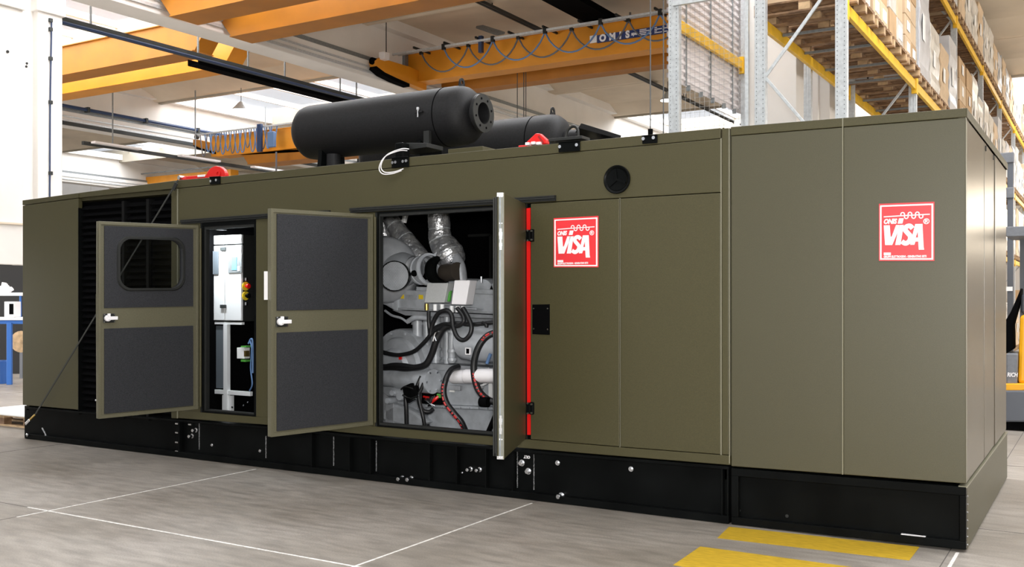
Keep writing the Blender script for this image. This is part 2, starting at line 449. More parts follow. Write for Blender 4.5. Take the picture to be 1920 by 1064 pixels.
def band(xs, f, g, Y=0, th=.04):
    """strip between two rows over the columns xs, one solid"""
    mb = MB(); a = [onY(x, f(x), Y) for x in xs]; b = [onY(x, g(x), Y) for x in xs]
    n = len(xs); vs = a + b + [p + Vector((0, th, 0)) for p in a + b]; fs = []
    for i in range(n - 1):
        fs += [(i, i + 1, n + i + 1, n + i), (2 * n + i, 3 * n + i, 3 * n + i + 1, 2 * n + i + 1),
               (i, 2 * n + i, 2 * n + i + 1, i + 1), (n + i, n + i + 1, 3 * n + i + 1, 3 * n + i)]
    fs += [(0, n, 3 * n, 2 * n), (n - 1, 3 * n - 1, 4 * n - 1, 2 * n - 1)]
    return mb.add(vs, fs)
def cols(a, b, extra=()):
    pts = sorted({a, b} | {x for x, _ in TOPL + UNDL + RAILT + RAILB + BOT if a < x < b} | set(extra))
    return pts

XL = onY(42, 400).x; XM = onY(1367, 500).x
gen = thing('generator_enclosure', (onY(700, 800).x, 1.4, 0), 'long olive green steel generator enclosure on a black base with two lined doors swung open', 'generator')
G = lambda mb, nm, m=olive, bevel=0.004: mb.build(nm, m, gen, bevel)
# caps
G(band(cols(42, 147), T, U, -.006, .3), 'roof_cap')
G(band(cols(148, 330), T, U, 0, .2), 'roof_cap')
G(band(cols(331, 1351), T, U, 0, .3), 'roof_cap')
# left end housing
p = G(band(cols(42.5, 147), lambda x: U(x) + 1, lambda x: RB(x) - 1, 0, .05), 'side_panel')
MB().box(XL + .002, XL + .05, .05, 2.95, .32, 2.68).build('end_panel', olive, gen, .003)
# radiator opening with grille
xg0, xg1 = onY(150, 500, .30).x, onY(321, 500, .30).x
zg0, zg1 = .34, zAt(366, onY(236, 400).x, .0) + .02
MB().box(xg0 - .6, xg1 + .6, .13, .17, zg0, 2.69).build('radiator_core', blackm, gen)
zz = [zg0 + .02 + i * .070 for i in range(34)]
xcols = [onY(149, 500, .03).x, onY(232, 500, .03).x, onY(278, 500, .03).x, onY(321, 500, .03).x]
lm = None
for ci in range(3):
    a, b = xcols[ci] + .03, xcols[ci + 1] - .03
    if ci == 2: b = xcols[3] + .02
    first = None
    for z in zz:
        if z > 2.62: continue
        if first is None:
            first = MB().prism([(a, .03, z), (a, .070, z + .044), (a, .075, z + .040), (a, .034, z - .006)], (b - a, 0, 0)).build('louvre_blade', blackm, gen); z0 = z
        else:
            c = first.copy(); c.location.z += z - z0; COL.objects.link(c)
for xc in xcols[1:3]:
    MB().box(xc - .02, xc + .02, .018, .10, zg0, 2.66).build('grille_post', grillep, gen, .003)
G(plate([(321, lerp_line(321, UNDL) + 1), (331, U(331) + 1), (331, RB(331)), (321, RB(321))], 0, .35), 'corner_post')
G(plate([(331.6, U(332) + 1), (333.5, U(334) + 1), (333.5, 785), (331.6, 785)], -.004, .02), 'lit_edge_trim', olive_lit, 0)
MB().box(onY(147.5, 500).x - .01, onY(147.5, 500).x, 0, .14, .34, 2.62).build('return_panel', blackp, gen)

# fascia between roof cap and doors
G(band(cols(334, 1351), lambda x: U(x) + 1.0, lambda x: seam(x) - .6, 0, .045), 'fascia_panel')
# stiles and sill
G(band([334, 355, 375], seam, lambda x: RT(x), 0, .05), 'stile')
G(band(cols(480, 703), seam, lambda x: RT(x), 0, .05), 'side_panel')
G(band(cols(325, 1369), RT, lambda x: RB(x) - 1, 0, .06), 'sill_rail')
# door frames with gasket: left doorway
def frame_px(x0, x1, wl, wr, wt, wb, Y, th, nm='door_frame', m=rubber, tf=None, bf=None):
    tf = tf or seam; bf = bf or RT
    mb = MB()
    def q(pts): mb.prism([onY(a, b, Y) for a, b in pts], (0, th, 0))
    q([(x0, tf(x0)), (x1, tf(x1)), (x1, tf(x1) + wt), (x0, tf(x0) + wt)])
    q([(x0, bf(x0) - wb), (x1, bf(x1) - wb), (x1, bf(x1)), (x0, bf(x0))])
    q([(x0, tf(x0) + wt), (x0 + wl, tf(x0 + wl) + wt), (x0 + wl, bf(x0 + wl) - wb), (x0, bf(x0) - wb)])
    q([(x1 - wr, tf(x1 - wr) + wt), (x1, tf(x1) + wt), (x1, bf(x1) - wb), (x1 - wr, bf(x1 - wr) - wb)])
    return G(mb, nm, m, .003)
frame_px(375, 480, 11, 3, 14, 6, .006, .05)
frame_px(378.5, 478, 3, 2, 8, 3, -.004, .01, 'gasket', blackp)
frame_px(703, 988, 9, 3, 8, 7, .004, .05)
frame_px(707, 986, 2.5, 2, 3, 3, -.006, .012, 'gasket', blackp)
# drip rails above the openings
def drip(x0, x1, ya, yb, nm='drip_rail'):
    a = onY(x0, ya); b = onY(x1, yb)
    mb = MB()
    for dy, dz, wd, h in ((-.020, 0, .022, .010), (-.026, -.014, .016, .012), (-.012, -.030, .012, .016)):
        mb.bar(a + Vector((0, dy, dz)), b + Vector((0, dy, dz)), wd, h)
    mb.bar(a + Vector((0, -.006, -.016)), b + Vector((0, -.006, -.016)), .012, .044)
    return mb.build(nm, rubber, gen)
drip(342, 507, 414, 402); drip(659, 1043, 392, 368); drip(507, 620, 402, 396)
# closed panels at the right
A_ = G(band([995, 1043, 1161], lambda x: seam(x) + .8, lambda x: RT(x) - 1, -.004, .05), 'door_panel')
B_ = G(band([1163.5, 1260, 1350.5], lambda x: seam(x) + .8, lambda x: RT(x) - 1, -.004, .05), 'door_panel')
G(plate([(1161.2, seam(1161)), (1163.2, seam(1163)), (1163.2, RT(1163)), (1161.2, RT(1161))], .008, .04), 'lit_joint_strip', olive_lit, 0)
G(plate([(1351, U(1351)), (1353, U(1351)), (1353, RT(1353)), (1351, RT(1351))], -.002, .04), 'lit_joint_strip', olive_lit, 0)  # seam highlight painted in as a pale strip
G(plate([(1353.6, 239.6), (1366, 238.5), (1366, RT(1366) - 1), (1353.6, RT(1353) - 1)], 0, .1), 'corner_post')
G(plate([(1366.3, 240), (1368, 240), (1368.6, 870), (1366.9, 870)], -.002, .05), 'lit_edge_trim', olive_lit, 0)  # edge highlight painted in as a pale strip
# red seal strip behind the open door with its two hinges
G(plate([(987, 391), (994, 390), (995, 816), (988.5, 816)], -.002, .02), 'red_seal', red, 0)
G(plate([(986, 383), (995, 382), (996, 824), (987.5, 823)], .012, .03), 'hinge_channel', blackm, 0)
for py in (442, 766):
    h = MB(); c = onY(991, py, -.02)
    h.box(c.x - .018, c.x + .018, c.y - .012, c.y + .02, c.z - .045, c.z + .045)
    h.box(c.x + .012, c.x + .045, c.y - .006, c.y + .02, c.z - .05, c.z + .05)
    h.box(c.x - .040, c.x - .012, c.y - .012, c.y + .02, c.z - .026, c.z + .026)
    ho = G(h, 'hinge', blackp, .006)
    for dx, dz in ((0, .04), (0, -.04), (.034, .035), (.034, -.035), (-.03, 0)):
        MB().cyl((c.x + dx, c.y - .018, c.z + dz), (c.x + dx, c.y - .008, c.z + dz), .0085, 10).build('screw', chrome, ho)
# black blanking plate with four screws
bp_ = G(plate([(998, 571.5), (1030, 571), (1030, 628.5), (998, 627)], -.012, .01), 'blanking_plate', blackm, .002)
for px, py in ((1001, 579), (1027, 579), (1001, 617), (1027, 618)):
    c = onY(px, py, -.013); MB().cyl(c, c + Vector((0, -.004, 0)), .0065, 10).build('screw', chrome, bp_)
# round porthole recess
c = onY(1157.3, 337, -.004); r0 = 23 * mpp(1157, 0) / .855
pg = MB().lathe(c, (0, -1, 0), [(0, r0), (.012, r0), (.016, r0 * .95), (.010, r0 * .80), (0, r0 * .74), (-.03, r0 * .70)], 40)
pgo = G(pg, 'round_hatch', blackp, 0)
MB().lathe(c + Vector((0, -.003, 0)), (0, -1, 0), [(.001, .0), (.001, r0 * .5), (.004, r0 * .76)], 32).build('hatch_bowl', blackp, pgo)
mbp = MB()
for k in range(3):
    a = math.radians(90 + 120 * k + 8)
    mbp.bar(c + Vector((0, -.010, 0)), c + Vector((math.cos(a) * r0 * .72, -.008, math.sin(a) * r0 * .72)), .016, .014, up=(0, 1, 0))
mbp.build('grip_rib', blackp, pgo)

# roof and hidden walls of the enclosure
ZT = 2.70
MB().box(XL + .01, XM, .04, 2.98, ZT, ZT + .04).build('roof_panel', olive, gen)
MB().box(XL + .01, XM, 2.96, 3.0, .30, ZT).build('back_panel', blackm, gen)
MB().box(XL + .01, XM, .06, 2.96, .28, .31).build('floor_panel', blackm, gen)
MB().box(XM - .05, XM, .05, 2.96, .31, ZT).build('inner_wall', blackm, gen)
xpw = onY(560, 600, .1).x
MB().box(xpw, xpw + .05, .06, 2.96, .31, ZT).build('inner_wall', blackm, gen)
xpl = onY(334, 600, .1).x
MB().box(xpl - .02, xpl + .03, .06, 2.96, .31, ZT).build('inner_wall', blackm, gen)
# faint frames on the black rear wall seen through the big opening
for (a, b, c_, d) in ((852, 398, 868, 442), ):
    P0 = onY(a, b, 2.94); P1 = onY(c_, d, 2.94)
    MB().box(P0.x, P1.x, 2.90, 2.95, P1.z, P0.z).build('wall_bracket', rubber, gen)
q0 = onY(842, 444, 2.94); q1 = onY(921, 600, 2.94)
mbq = MB(); 
for A, B in (((q0.x, q0.z), (q1.x, q0.z)), ((q0.x, q1.z), (q1.x, q1.z)), ((q0.x, q0.z), (q0.x, q1.z)), ((q1.x, q0.z), (q1.x, q1.z))):
    mbq.bar((A[0], 2.93, A[1]), (B[0], 2.93, B[1]), .03, .03)
mbq.build('wall_frame', rubber, gen)

# ---- black base frame
basef = MB()
xs = cols(46, 1366)
def zb(x):
    return max(.004, onY(x, BT(x)).z)
def xz(x, f, Y=0): return onY(x, f(x), Y)
def band3(xs, zt, zbm, Y, th):
    mb = MB(); n = len(xs); a = []; b = []
    for x in xs:
        p = onY(x, 600, Y); a.append(Vector((p.x, Y, zt(x)))); b.append(Vector((p.x, Y, zbm(x))))
    vs = a + b + [p + Vector((0, th, 0)) for p in a + b]; fs = []
    for i in range(n - 1):
        fs += [(i, i + 1, n + i + 1, n + i), (2 * n + i, 3 * n + i, 3 * n + i + 1, 2 * n + i + 1),
               (i, 2 * n + i, 2 * n + i + 1, i + 1), (n + i, n + i + 1, 3 * n + i + 1, 3 * n + i)]
    fs += [(0, n, 3 * n, 2 * n), (n - 1, 3 * n - 1, 4 * n - 1, 2 * n - 1)]
    return mb.add(vs, fs)
ztop = lambda x: onY(x, RB(x) + 1.5).z
base = G(band3(xs, ztop, lambda x: zb(x) , .05, .03), 'base_web', blackp, 0)
G(band3(xs, ztop, lambda x: ztop(x) - .022, -.012, .09), 'base_top_flange', blackp, .003)
G(band3(xs, lambda x: zb(x) + .055, zb, -.012, .10), 'base_bottom_flange', blackp, .003)
for side in (2.92,):
    MB().box(XL, XM, side, 3.0, 0, .30).build('base_rear_beam', blackp, gen)
MB().box(XL, XL + .06, .08, 2.92, .01, .31).build('base_end_beam', blackp, gen)
MB().box(XM - .06, XM - .01, .08, 2.92, .01, .31).build('base_end_beam', blackp, gen)
for px in (337, 585, 656, 695, 806, 857, 912, 962, 1355, 1366):
    a = onY(px, 800, 0); zt = ztop(px) - .02
    MB().box(a.x - .012, a.x + .0, -.004, .05, zb(px) + .05, zt).build('base_rib', blackp, gen, .002)
for px, t0_, t1_ in ((338, .1, .95), (374, .02, .92), (499, .25, .95), (626, .05, .95), (706, .06, .97), (862, .05, .95), (970.5, .02, .98), (1001.5, .05, .98)):
    zt = ztop(px) - .03; z0_ = zb(px) + .06; a = onY(px, 800, .046)
    mb = MB(); n = 26
    for i in range(n):
        f = t0_ + (t1_ - t0_) * i / n; z = zt + (z0_ - zt) * f
        mb.obox((a.x + random.uniform(-.0012, .0012), .044, z), (.0025, 0, 0), (0, .004, 0), (0, 0, random.uniform(.002, .005)))
    mb.build('weld_seam', weldm, gen)
def bolt(px, py, r, Y=.05, L_=.03, washer=True, par=gen):
    c = onY(px, py, Y); mb = MB()
    if washer: mb.cyl(c, c + Vector((0, -.006, 0)), r * 1.35, 16)
    mb.cyl(c + Vector((0, -.006, 0)), c + Vector((0, -L_, 0)), r, 6)
    mb.cyl(c + Vector((0, -L_, 0)), c + Vector((0, -L_ - .004, 0)), r * .8, 12)
    return mb.build('bolt', chrome, par)
for px, py, r, L_ in ((368, 807, .017, .05), (361, 818, .017, .05), (398, 835, .011, .012), (488, 846, .011, .012),
                      (755, 897, .018, .07), (772, 898, .018, .07), (883, 880, .015, .06), (900, 881, .015, .06),
                      (979, 868.5, .020, .03), (991, 884, .020, .03), (1046, 868.5, .015, .018), (1183.5, 880, .015, .018),
                      (1053, 930, .020, .06), (867, 887, .007, .01)):
    bolt(px, py, r, .05, L_)
G(plate([(331, 792), (339, 792.5), (339, 850), (331, 849)], .01, .04), 'bracket_plate', blackp, .002)
for py in (795, 812, 830, 847):
    c = onY(333.5, py, .0); MB().box(c.x - .03, c.x + .012, -.01, .01, c.z - .007, c.z + .007).build('bolt', chrome, gen)
for px, py in ((355, 797),):
    c = onY(px, py, .0); MB().box(c.x - .03, c.x + .012, .01, .03, c.z - .007, c.z + .007).build('bolt', chrome, gen)
# bottom-left fittings
for px, py, rx in ((50, 795, .012), (52, 816, .02), (181, 751, .012)):
    c = onY(px, py, -.02); MB().lathe(c, (0, -1, 0), [(0, rx), (.01, rx), (.016, rx * .6), (.018, 0)], 12).build('bolt', chrome, gen)
MB().tube([onY(79, 803, .03), onY(84, 812, .03), onY(87, 820, .03)], .008, 6).build('bare_edge', weldm, gen)
text('base_letters', 'OLT', .030, white, gen, Matrix.Translation(onY(988, 857.5, .044)) @ Matrix.Rotation(math.pi / 2, 4, 'X') @ Matrix.Rotation(math.pi, 4, 'Z'), .001, 0, .002)

# bolted brackets on the roof edge
def edge_bracket(x0, x1, y0, y1, bolts, slope=-.07):
    mb = MB(); P = [(x0, y0 - slope * 0), (x1, y0 + slope * (x1 - x0)), (x1, y1 + slope * (x1 - x0)), (x0, y1)]
    mb.prism([onY(a, b, -.014) for a, b in P], (0, .012, 0))
    c0 = onY(x0, y0, -.014); c1 = onY(x1, y0 + slope * (x1 - x0), -.014)
    mb.bar(c0 + Vector((0, .09, .003)), c1 + Vector((0, .09, .003)), .2, .008)
    o = mb.build('edge_bracket', blackp, gen, .003)
    for px, py in bolts:
        c = onY(px, py, -.015); MB().cyl(c, c + Vector((0, -.012, 0)), .013, 12).build('bolt', chrome, o)
    return o
edge_bracket(393, 412, 333, 346, ((396, 340), (406.5, 338)), -.05)
edge_bracket(734, 766, 297, 315, ((737, 305.5), (742.5, 304.5), (756.5, 303), (762.5, 302)), -.06)
edge_bracket(1047, 1087, 268, 286, ((1050.5, 275.5), (1082, 272)), -.07)
edge_bracket(1204, 1232, 256, 270, ((1207, 260.5), (1226, 258.5)), -.07)
# upper sling pin on bracket 3
c = onY(1066, 262, .06); MB().box(c.x - .15, c.x + .15, 0, .14, c.z - .012, c.z + .012).build('bracket_lid', rubber, gen, .003)
# white looped wires at bracket two
wr = MB()
for dx, dz in ((0, 0), (.02, .014)):
    pts = [onY(763, 283, .06), onY(748, 283, -.03), onY(722, 294, -.05), onY(711, 314, -.05), onY(717, 326, -.05), onY(735, 326, -.04), onY(753, 320, -.02)]
    wr.tube(smooth_path([q + Vector((dx, 0, dz)) for q in pts], 5), .0048, 6)
wr.build('white_wire', white, gen)
c = onY(752, 288, .04); MB().box(c.x - .04, c.x + .05, .0, .10, c.z - .05, c.z + .09).build('wire_clamp', blackp, gen, .01)

# warning sign plates
def sign(x0, x1, yl, yr, ybl, ybr, parent, Y=-.006):
    P = [onY(x0, yl, Y), onY(x1, yr, Y), onY(x1, ybr, Y), onY(x0, ybl, Y)]
    s_ = MB().prism(P, (0, .004, 0)).build('sign_plate', signred, parent)
    def D(u, v, off=-.002):
        a = P[3] + (P[2] - P[3]) * u; b = P[0] + (P[1] - P[0]) * u
        q = a + (b - a) * v; return q + Vector((0, off, 0))
    W = (P[2] - P[3]).length; H = (P[0] - P[3]).length
    ex = (P[2] - P[3] + P[1] - P[0]) * .5 / W
    def strip(pts, nm): return MB().prism([D(u, v) for u, v in pts], (0, .0015, 0)).build(nm, white, s_)
    fr = MB()
    for a, b, c_, d in ((.02, .02, .98, .045), (.02, .945, .98, .97), (.02, .045, .05, .945), (.95, .045, .98, .945)):
        fr.prism([D(a, b), D(c_, b), D(c_, d), D(a, d)], (0, .0015, 0))
    fr.build('sign_border', white, s_)
    def letter(pts): 
        return [D(u, v) for u, v in pts]
    word = MB()
    for poly in ([(.09, .62), (.20, .62), (.215, .42), (.235, .42), (.315, .62), (.40, .62), (.245, .275), (.115, .275)],
                 [(.37, .62), (.455, .62), (.395, .275), (.30, .275)]):
        word.prism(letter(poly), (0, .0015, 0))
    # letter S as a fat stroke, A with its long right leg
    Spts = [(.615, .555), (.565, .60), (.50, .585), (.485, .53), (.53, .475), (.575, .42), (.56, .345), (.49, .30), (.42, .335)]
    def ribbon(P_, wd, off, mb):
        n_ = len(P_); vs = []
        for i_ in range(n_):
            t_ = (P_[min(i_ + 1, n_ - 1)] - P_[max(i_ - 1, 0)]).normalized(); q_ = t_.cross(Vector((0, 1, 0))).normalized() * wd
            vs += [P_[i_] + q_ + Vector((0, off, 0)), P_[i_] - q_ + Vector((0, off, 0))]
        mb.add(vs, [(2 * i_, 2 * i_ + 1, 2 * i_ + 3, 2 * i_ + 2) for i_ in range(n_ - 1)])
    Sp = smooth_path([D(u, v) for u, v in Spts], 5)
    ribbon(Sp, .040 * H, -.0012, word)
    word.prism(letter([(.66, .63), (.79, .63), (.81, .24), (.72, .24), (.715, .33), (.665, .33), (.645, .275), (.57, .275)]), (0, .0015, 0))
    word.prism(letter([(.72, .245), (.8095, .245), (.82, .19), (.725, .19)]), (0, .0015, 0))
    word.build('sign_word', white, s_)
    MB().prism([D(.672, .40, -.0036), D(.712, .40, -.0036), D(.705, .50, -.0036)], (0, .0008, 0)).build('letter_counter', signred, s_)
    # coil line: a straight line with three meander loops over it
    cm = MB(); pts = []
    r_ = .033
    for i in range(6):
        xc = .435 + i * 2 * r_; sg = 1 if i % 2 == 0 else -1
        pts.append((xc - r_, .781 + sg * .006))
        for k_ in range(9):
            a = math.pi * (1 - k_ / 8); pts.append((xc + r_ * math.cos(a), .781 + sg * (.022 + r_ * .95 * math.sin(a))))
    pts.append((.435 + 11 * r_, .784))
    ribbon([D(u, v) for u, v in pts], .0095 * H, -.0003, cm)
    ribbon([D(.09, .768), D(.40, .779)], .009 * H, -.0003, cm); ribbon([D(.40, .779), D(.92, .79)], .009 * H, -.0003, cm)
    cm.build('coil_line', white, s_)
    M0 = Matrix.Rotation(math.pi / 2, 4, 'X')
    tl = math.atan2((P[1] - P[0]).z, (P[1] - P[0]).x)
    def tx(nm, s, u, v, size, sx=1, sh=.25, off=.0, al='LEFT'):
        return text(nm, s, size * H, white, s_, Matrix.Translation(D(u, v, -.0025)) @ Matrix.Rotation(-tl, 4, 'Y') @ M0, .0006, sh, off * H, sx, al)
    tx('sign_letters', 'ONIS', .085, .682, .115, .80, .25, .006)
    strip([(.345, .645), (.43, .645), (.455, .735), (.37, .735)], 'sign_square')
    tx('sign_letters', '®', .86, .665, .13, 1, 0, .002, 'CENTER')
    strip([(.09, .10), (.22, .10), (.22, .145), (.09, .145)], 'sign_tag')
    tx('sign_letters', 'GRUPPI ELETTROGENI - GENERATING SETS', .09, .070, .050, .72, 0, .002)
    return s_
sign(1038, 1122, 409.5, 405, 501.5, 501.5, gen)

# ---- doors of the enclosure
def make_door(h, f, zt_h, zb_h, zt_f, zb_f, name_label, window=False, split=None, nsign=1):
    """h, f: hinge and free points (x, y); n points to the lined inner side"""
    h = Vector((*h, 0)); f = Vector((*f, 0)); e = (f - h).normalized(); n = Vector((-e.y, e.x, 0)) * nsign
    W = (f - h).length
    def D(s, t, k=0.0):
        a = h + (f - h) * s + n * k
        zb_ = zb_h + (zb_f - zb_h) * s; zt_ = zt_h + (zt_f - zt_h) * s
        return Vector((a.x, a.y, zb_ + (zt_ - zb_) * t))
    H = (zt_h - zb_h + zt_f - zb_f) / 2
    def slab(mb, s0, s1, t0, t1, k0, k1):
        vs = [D(s, t, k) for k in (k0, k1) for t in (t0, t1) for s in (s0, s1)]
        mb.add(vs, [(0, 2, 3, 1), (4, 5, 7, 6), (0, 1, 5, 4), (2, 6, 7, 3), (0, 4, 6, 2), (1, 3, 7, 5)])
    def rrect(s0, s1, t0, t1, r, k, n=6):
        out = []; rs = r / W; rt = r / H
        for cx_, cy_, a0 in ((s1 - rs, t1 - rt, 0), (s0 + rs, t1 - rt, 90), (s0 + rs, t0 + rt, 180), (s1 - rs, t0 + rt, 270)):
            for i in range(n + 1):
                a = math.radians(a0 + 90 * i / n); out.append(D(cx_ + rs * math.cos(a), cy_ + rt * math.sin(a), k))
        return out
    def ring(mb, inner, outer):
        n_ = len(inner[0]); vs = []; fs = []
        for lp in (inner[0], outer[0], outer[1], inner[1]): vs += lp
        for L_ in range(4):
            for i in range(n_):
                j = (i + 1) % n_; a = L_ * n_; b = ((L_ + 1) % 4) * n_
                fs.append((a + i, a + j, b + j, b + i))
        mb.add(vs, fs)
    return D, slab, rrect, ring, H, W, n, e
TH = .045
def door_geometry(D, slab, rrect, ring, H, W, window, root, lining_mb=True):
    d = MB()
    wS0, wS1, wT0, wT1 = .17, .80, .660, .915
    if window:
        slab(d, 0, 1, 0, wT0 - .03, 0, TH); slab(d, 0, 1, wT1 + .03, 1, 0, TH)
        slab(d, 0, wS0 - .03, wT0 - .03, wT1 + .03, 0, TH); slab(d, wS1 + .03, 1, wT0 - .03, wT1 + .03, 0, TH)
    else:
        slab(d, 0, 1, 0, 1, 0, TH)
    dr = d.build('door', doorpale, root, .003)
    L1 = MB()
    if window:
        a, b, c, e_ = .055, .945, .560, .978
        m1 = MB()
        sq = []
        n_ = 6
        inn = rrect(wS0, wS1, wT0, wT1, .11, TH + .012); inn2 = rrect(wS0, wS1, wT0, wT1, .11, -.002)
        # outer loop of the lining with matching points
        def sqloop(k):
            out = []
            for (sx, tx, ax) in ((b, e_, 0), (a, e_, 1), (a, c, 2), (b, c, 3)):
                for i in range(n_ + 1): out.append(D(sx, tx, k))
            return out
        o1 = sqloop(TH + .010); o2 = sqloop(TH - .004)
        # face
        vs = inn + o1; N_ = len(inn); fs = [(i, (i + 1) % N_, N_ + (i + 1) % N_, N_ + i) for i in range(N_)]
        m1.add(vs, fs)
        vs = o1 + o2; m1.add(vs, [(i, (i + 1) % N_, N_ + (i + 1) % N_, N_ + i) for i in range(N_)])
        vs = inn + inn2; m1.add(vs, [(i, (i + 1) % N_, N_ + (i + 1) % N_, N_ + i) for i in range(N_)])
        m1.build('upper_lining', lining, dr)
        # outside skin around the hole
        def sq2(k):
            out = []
            for (sx, tx) in ((wS1 + .03, wT1 + .03), (wS0 - .03, wT1 + .03), (wS0 - .03, wT0 - .03), (wS1 + .03, wT0 - .03)):
                for i in range(n_ + 1): out.append(D(sx, tx, k))
            return out
        m3 = MB(); o3 = sq2(.0); vs = inn2 + o3
        m3.add(vs, [(i, (i + 1) % N_, N_ + (i + 1) % N_, N_ + i) for i in range(N_)]); m3.build('outer_skin', olive, dr)
        # rubber window trim
        m2 = MB(); rg = .045 / W; tg = .045 / H
        ring(m2, (rrect(wS0, wS1, wT0, wT1, .11, TH + .010), rrect(wS0, wS1, wT0, wT1, .11, TH + .026)),
             (rrect(wS0 - .03 / W, wS1 + .03 / W, wT0 - .03 / H, wT1 + .03 / H, .13, TH + .010), rrect(wS0 - .02 / W, wS1 + .02 / W, wT0 - .02 / H, wT1 + .02 / H, .125, TH + .026)))
        m2.build('window_trim', rubber, dr)
        MB().prism(rrect(wS0 - .005, wS1 + .005, wT0 - .003, wT1 + .003, .11, .018), (D(.5, .5, .022) - D(.5, .5, .018))).build('window_pane', glass, dr)
    else:
        slab(L1, .055, .945, .552, .978, TH - .002, TH + .012); L1.build('upper_lining', lining, dr, .003)
    L2 = MB(); slab(L2, .055, .945, .022, .455, TH - .002, TH + .012); L2.build('lower_lining', lining, dr, .003)
    # raised edge return around the inside
    er = MB()
    for a in ((0, 1, 0, .016), (0, 1, .984, 1), (0, .022, .016, .984), (.978, 1, .016, .984)): slab(er, a[0], a[1], a[2], a[3], TH, TH + .012)
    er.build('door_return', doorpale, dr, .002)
    return dr
def handle(dr, D, s, t, n):
    c = D(s, t, TH); e = (D(s + .01, t, TH) - c).normalized(); up = Vector((0, 0, 1))
    m = MB(); m.obox(c + n * .006, e * .055, n * .005, up * .042); m.build('latch_plate', rubber, dr, .004)
    m = MB()
    for a in (-1, 1):
        for b in (-1, 1): m.cyl(c + e * .048 * a + up * .035 * b + n * .01, c + e * .048 * a + up * .035 * b + n * .018, .007, 8)
    m.build('latch_screw', chrome, dr)
    m = MB(); m.cyl(c + n * .01 + e * .02, c + n * .04 + e * .02, .030, 16); m.obox(c + n * .045 - e * .022, e * .042, n * .012, up * .016)
    m.obox(c + n * .04 + e * .015 + up * .03, e * .012, n * .012, up * .014)
    m.build('latch', white, dr, .004)
z1ht, z1hb = onY(375, 424).z, onY(375, 767).z
dA = make_door((-7.02, -.03), (-7.27, -.984), z1ht, z1hb, zAt(415, -7.27, -.984), zAt(786, -7.27, -.984), '', True, nsign=1)
def nrm_to_cam(D, args): pass
hx = onY(373, 600, -.03)
def door_from_px(hpx, hyt, hyb, fpx, fyt, fyb, height, thr=TH):
    h = onY(hpx, 600, -.03); depth = height * FOC / (fyb - fyt); lat = (fpx - 960) / FOC * depth
    f = (CX - sA * depth + cA * lat, CY + cA * depth + sA * lat)
    return (h.x, h.y), f, zAt(hyt, h.x, h.y), zAt(hyb, h.x, h.y), zAt(fyt, *f), zAt(fyb, *f)
def height_at(hpx, a, b):
    h = onY(hpx, 600, -.03); return zAt(a, h.x, h.y) - zAt(b, h.x, h.y)
# the lined faces look towards the camera: local n must point to +X side
h, f, a, b, c_, d_ = door_from_px(371, 423, 767.5, 184, 415, 786, height_at(371, 423, 767.5))
D, slab, rrect, ring, H, W, n, e = make_door(h, f, a, b, c_, d_, '', True, nsign=1)
if n.x < 0: D, slab, rrect, ring, H, W, n, e = make_door(h, f, a, b, c_, d_, '', True, nsign=-1)
# the lined side sits at n*TH: shift the slab back so that its face meets the measured plane
D0 = D; D = (lambda D0: (lambda s, t, k=0.0: D0(s, t, k - TH)))(D0)
def rebind(D, W, H):
    def slab(mb, s0, s1, t0, t1, k0, k1):
        vs = [D(s, t, k) for k in (k0, k1) for t in (t0, t1) for s in (s0, s1)]
        mb.add(vs, [(0, 2, 3, 1), (4, 5, 7, 6), (0, 1, 5, 4), (2, 6, 7, 3), (0, 4, 6, 2), (1, 3, 7, 5)])
    def rrect(s0, s1, t0, t1, r, k, n=6):
        out = []; rs = r / W; rt = r / H
        for cx_, cy_, a0 in ((s1 - rs, t1 - rt, 0), (s0 + rs, t1 - rt, 90), (s0 + rs, t0 + rt, 180), (s1 - rs, t0 + rt, 270)):
            for i in range(n + 1):
                a = math.radians(a0 + 90 * i / n); out.append(D(cx_ + rs * math.cos(a), cy_ + rt * math.sin(a), k))
        return out
    return slab, rrect
slab, rrect = rebind(D, W, H)
door1 = door_geometry(D, slab, rrect, ring, H, W, True, gen)
door1['label'] = 'leftmost open door with a rounded window in its dark lining'
handle(door1, D, .90, .508, n)
h, f, a, b, c_, d_ = door_from_px(698, 402.5, 797, 507, 391, 820, height_at(698, 402.5, 797))
D, slab, rrect, ring, H, W, n, e = make_door(h, f, a, b, c_, d_, '', False, nsign=1)
if n.x < 0: D, slab, rrect, ring, H, W, n, e = make_door(h, f, a, b, c_, d_, '', False, nsign=-1)
D0 = D; D = (lambda D0: (lambda s, t, k=0.0: D0(s, t, k - TH)))(D0)
slab, rrect = rebind(D, W, H)
door2 = door_geometry(D, slab, rrect, ring, H, W, False, gen)
door2['label'] = 'open windowless door with two dark lining panels'
handle(door2, D, .90, .503, n)
# white tag edge seen past the free edge of door two
m_ = MB(); slab(m_, .985, 1.03, .60, .725, -.004, 0); m_.build('sign_plate', white, door2)
# hinge leaf pillars of both doors
for hp, y0_, y1_ in ((374, 425, 767), (701, 403, 797)):
    A = onY(hp, y0_, -.02); B = onY(hp, y1_, -.02)
    MB().cyl((A.x + .012, -.018, A.z - .02), (A.x + .012, -.018, B.z + .02), .012, 10).build('hinge_pin', olive, gen)
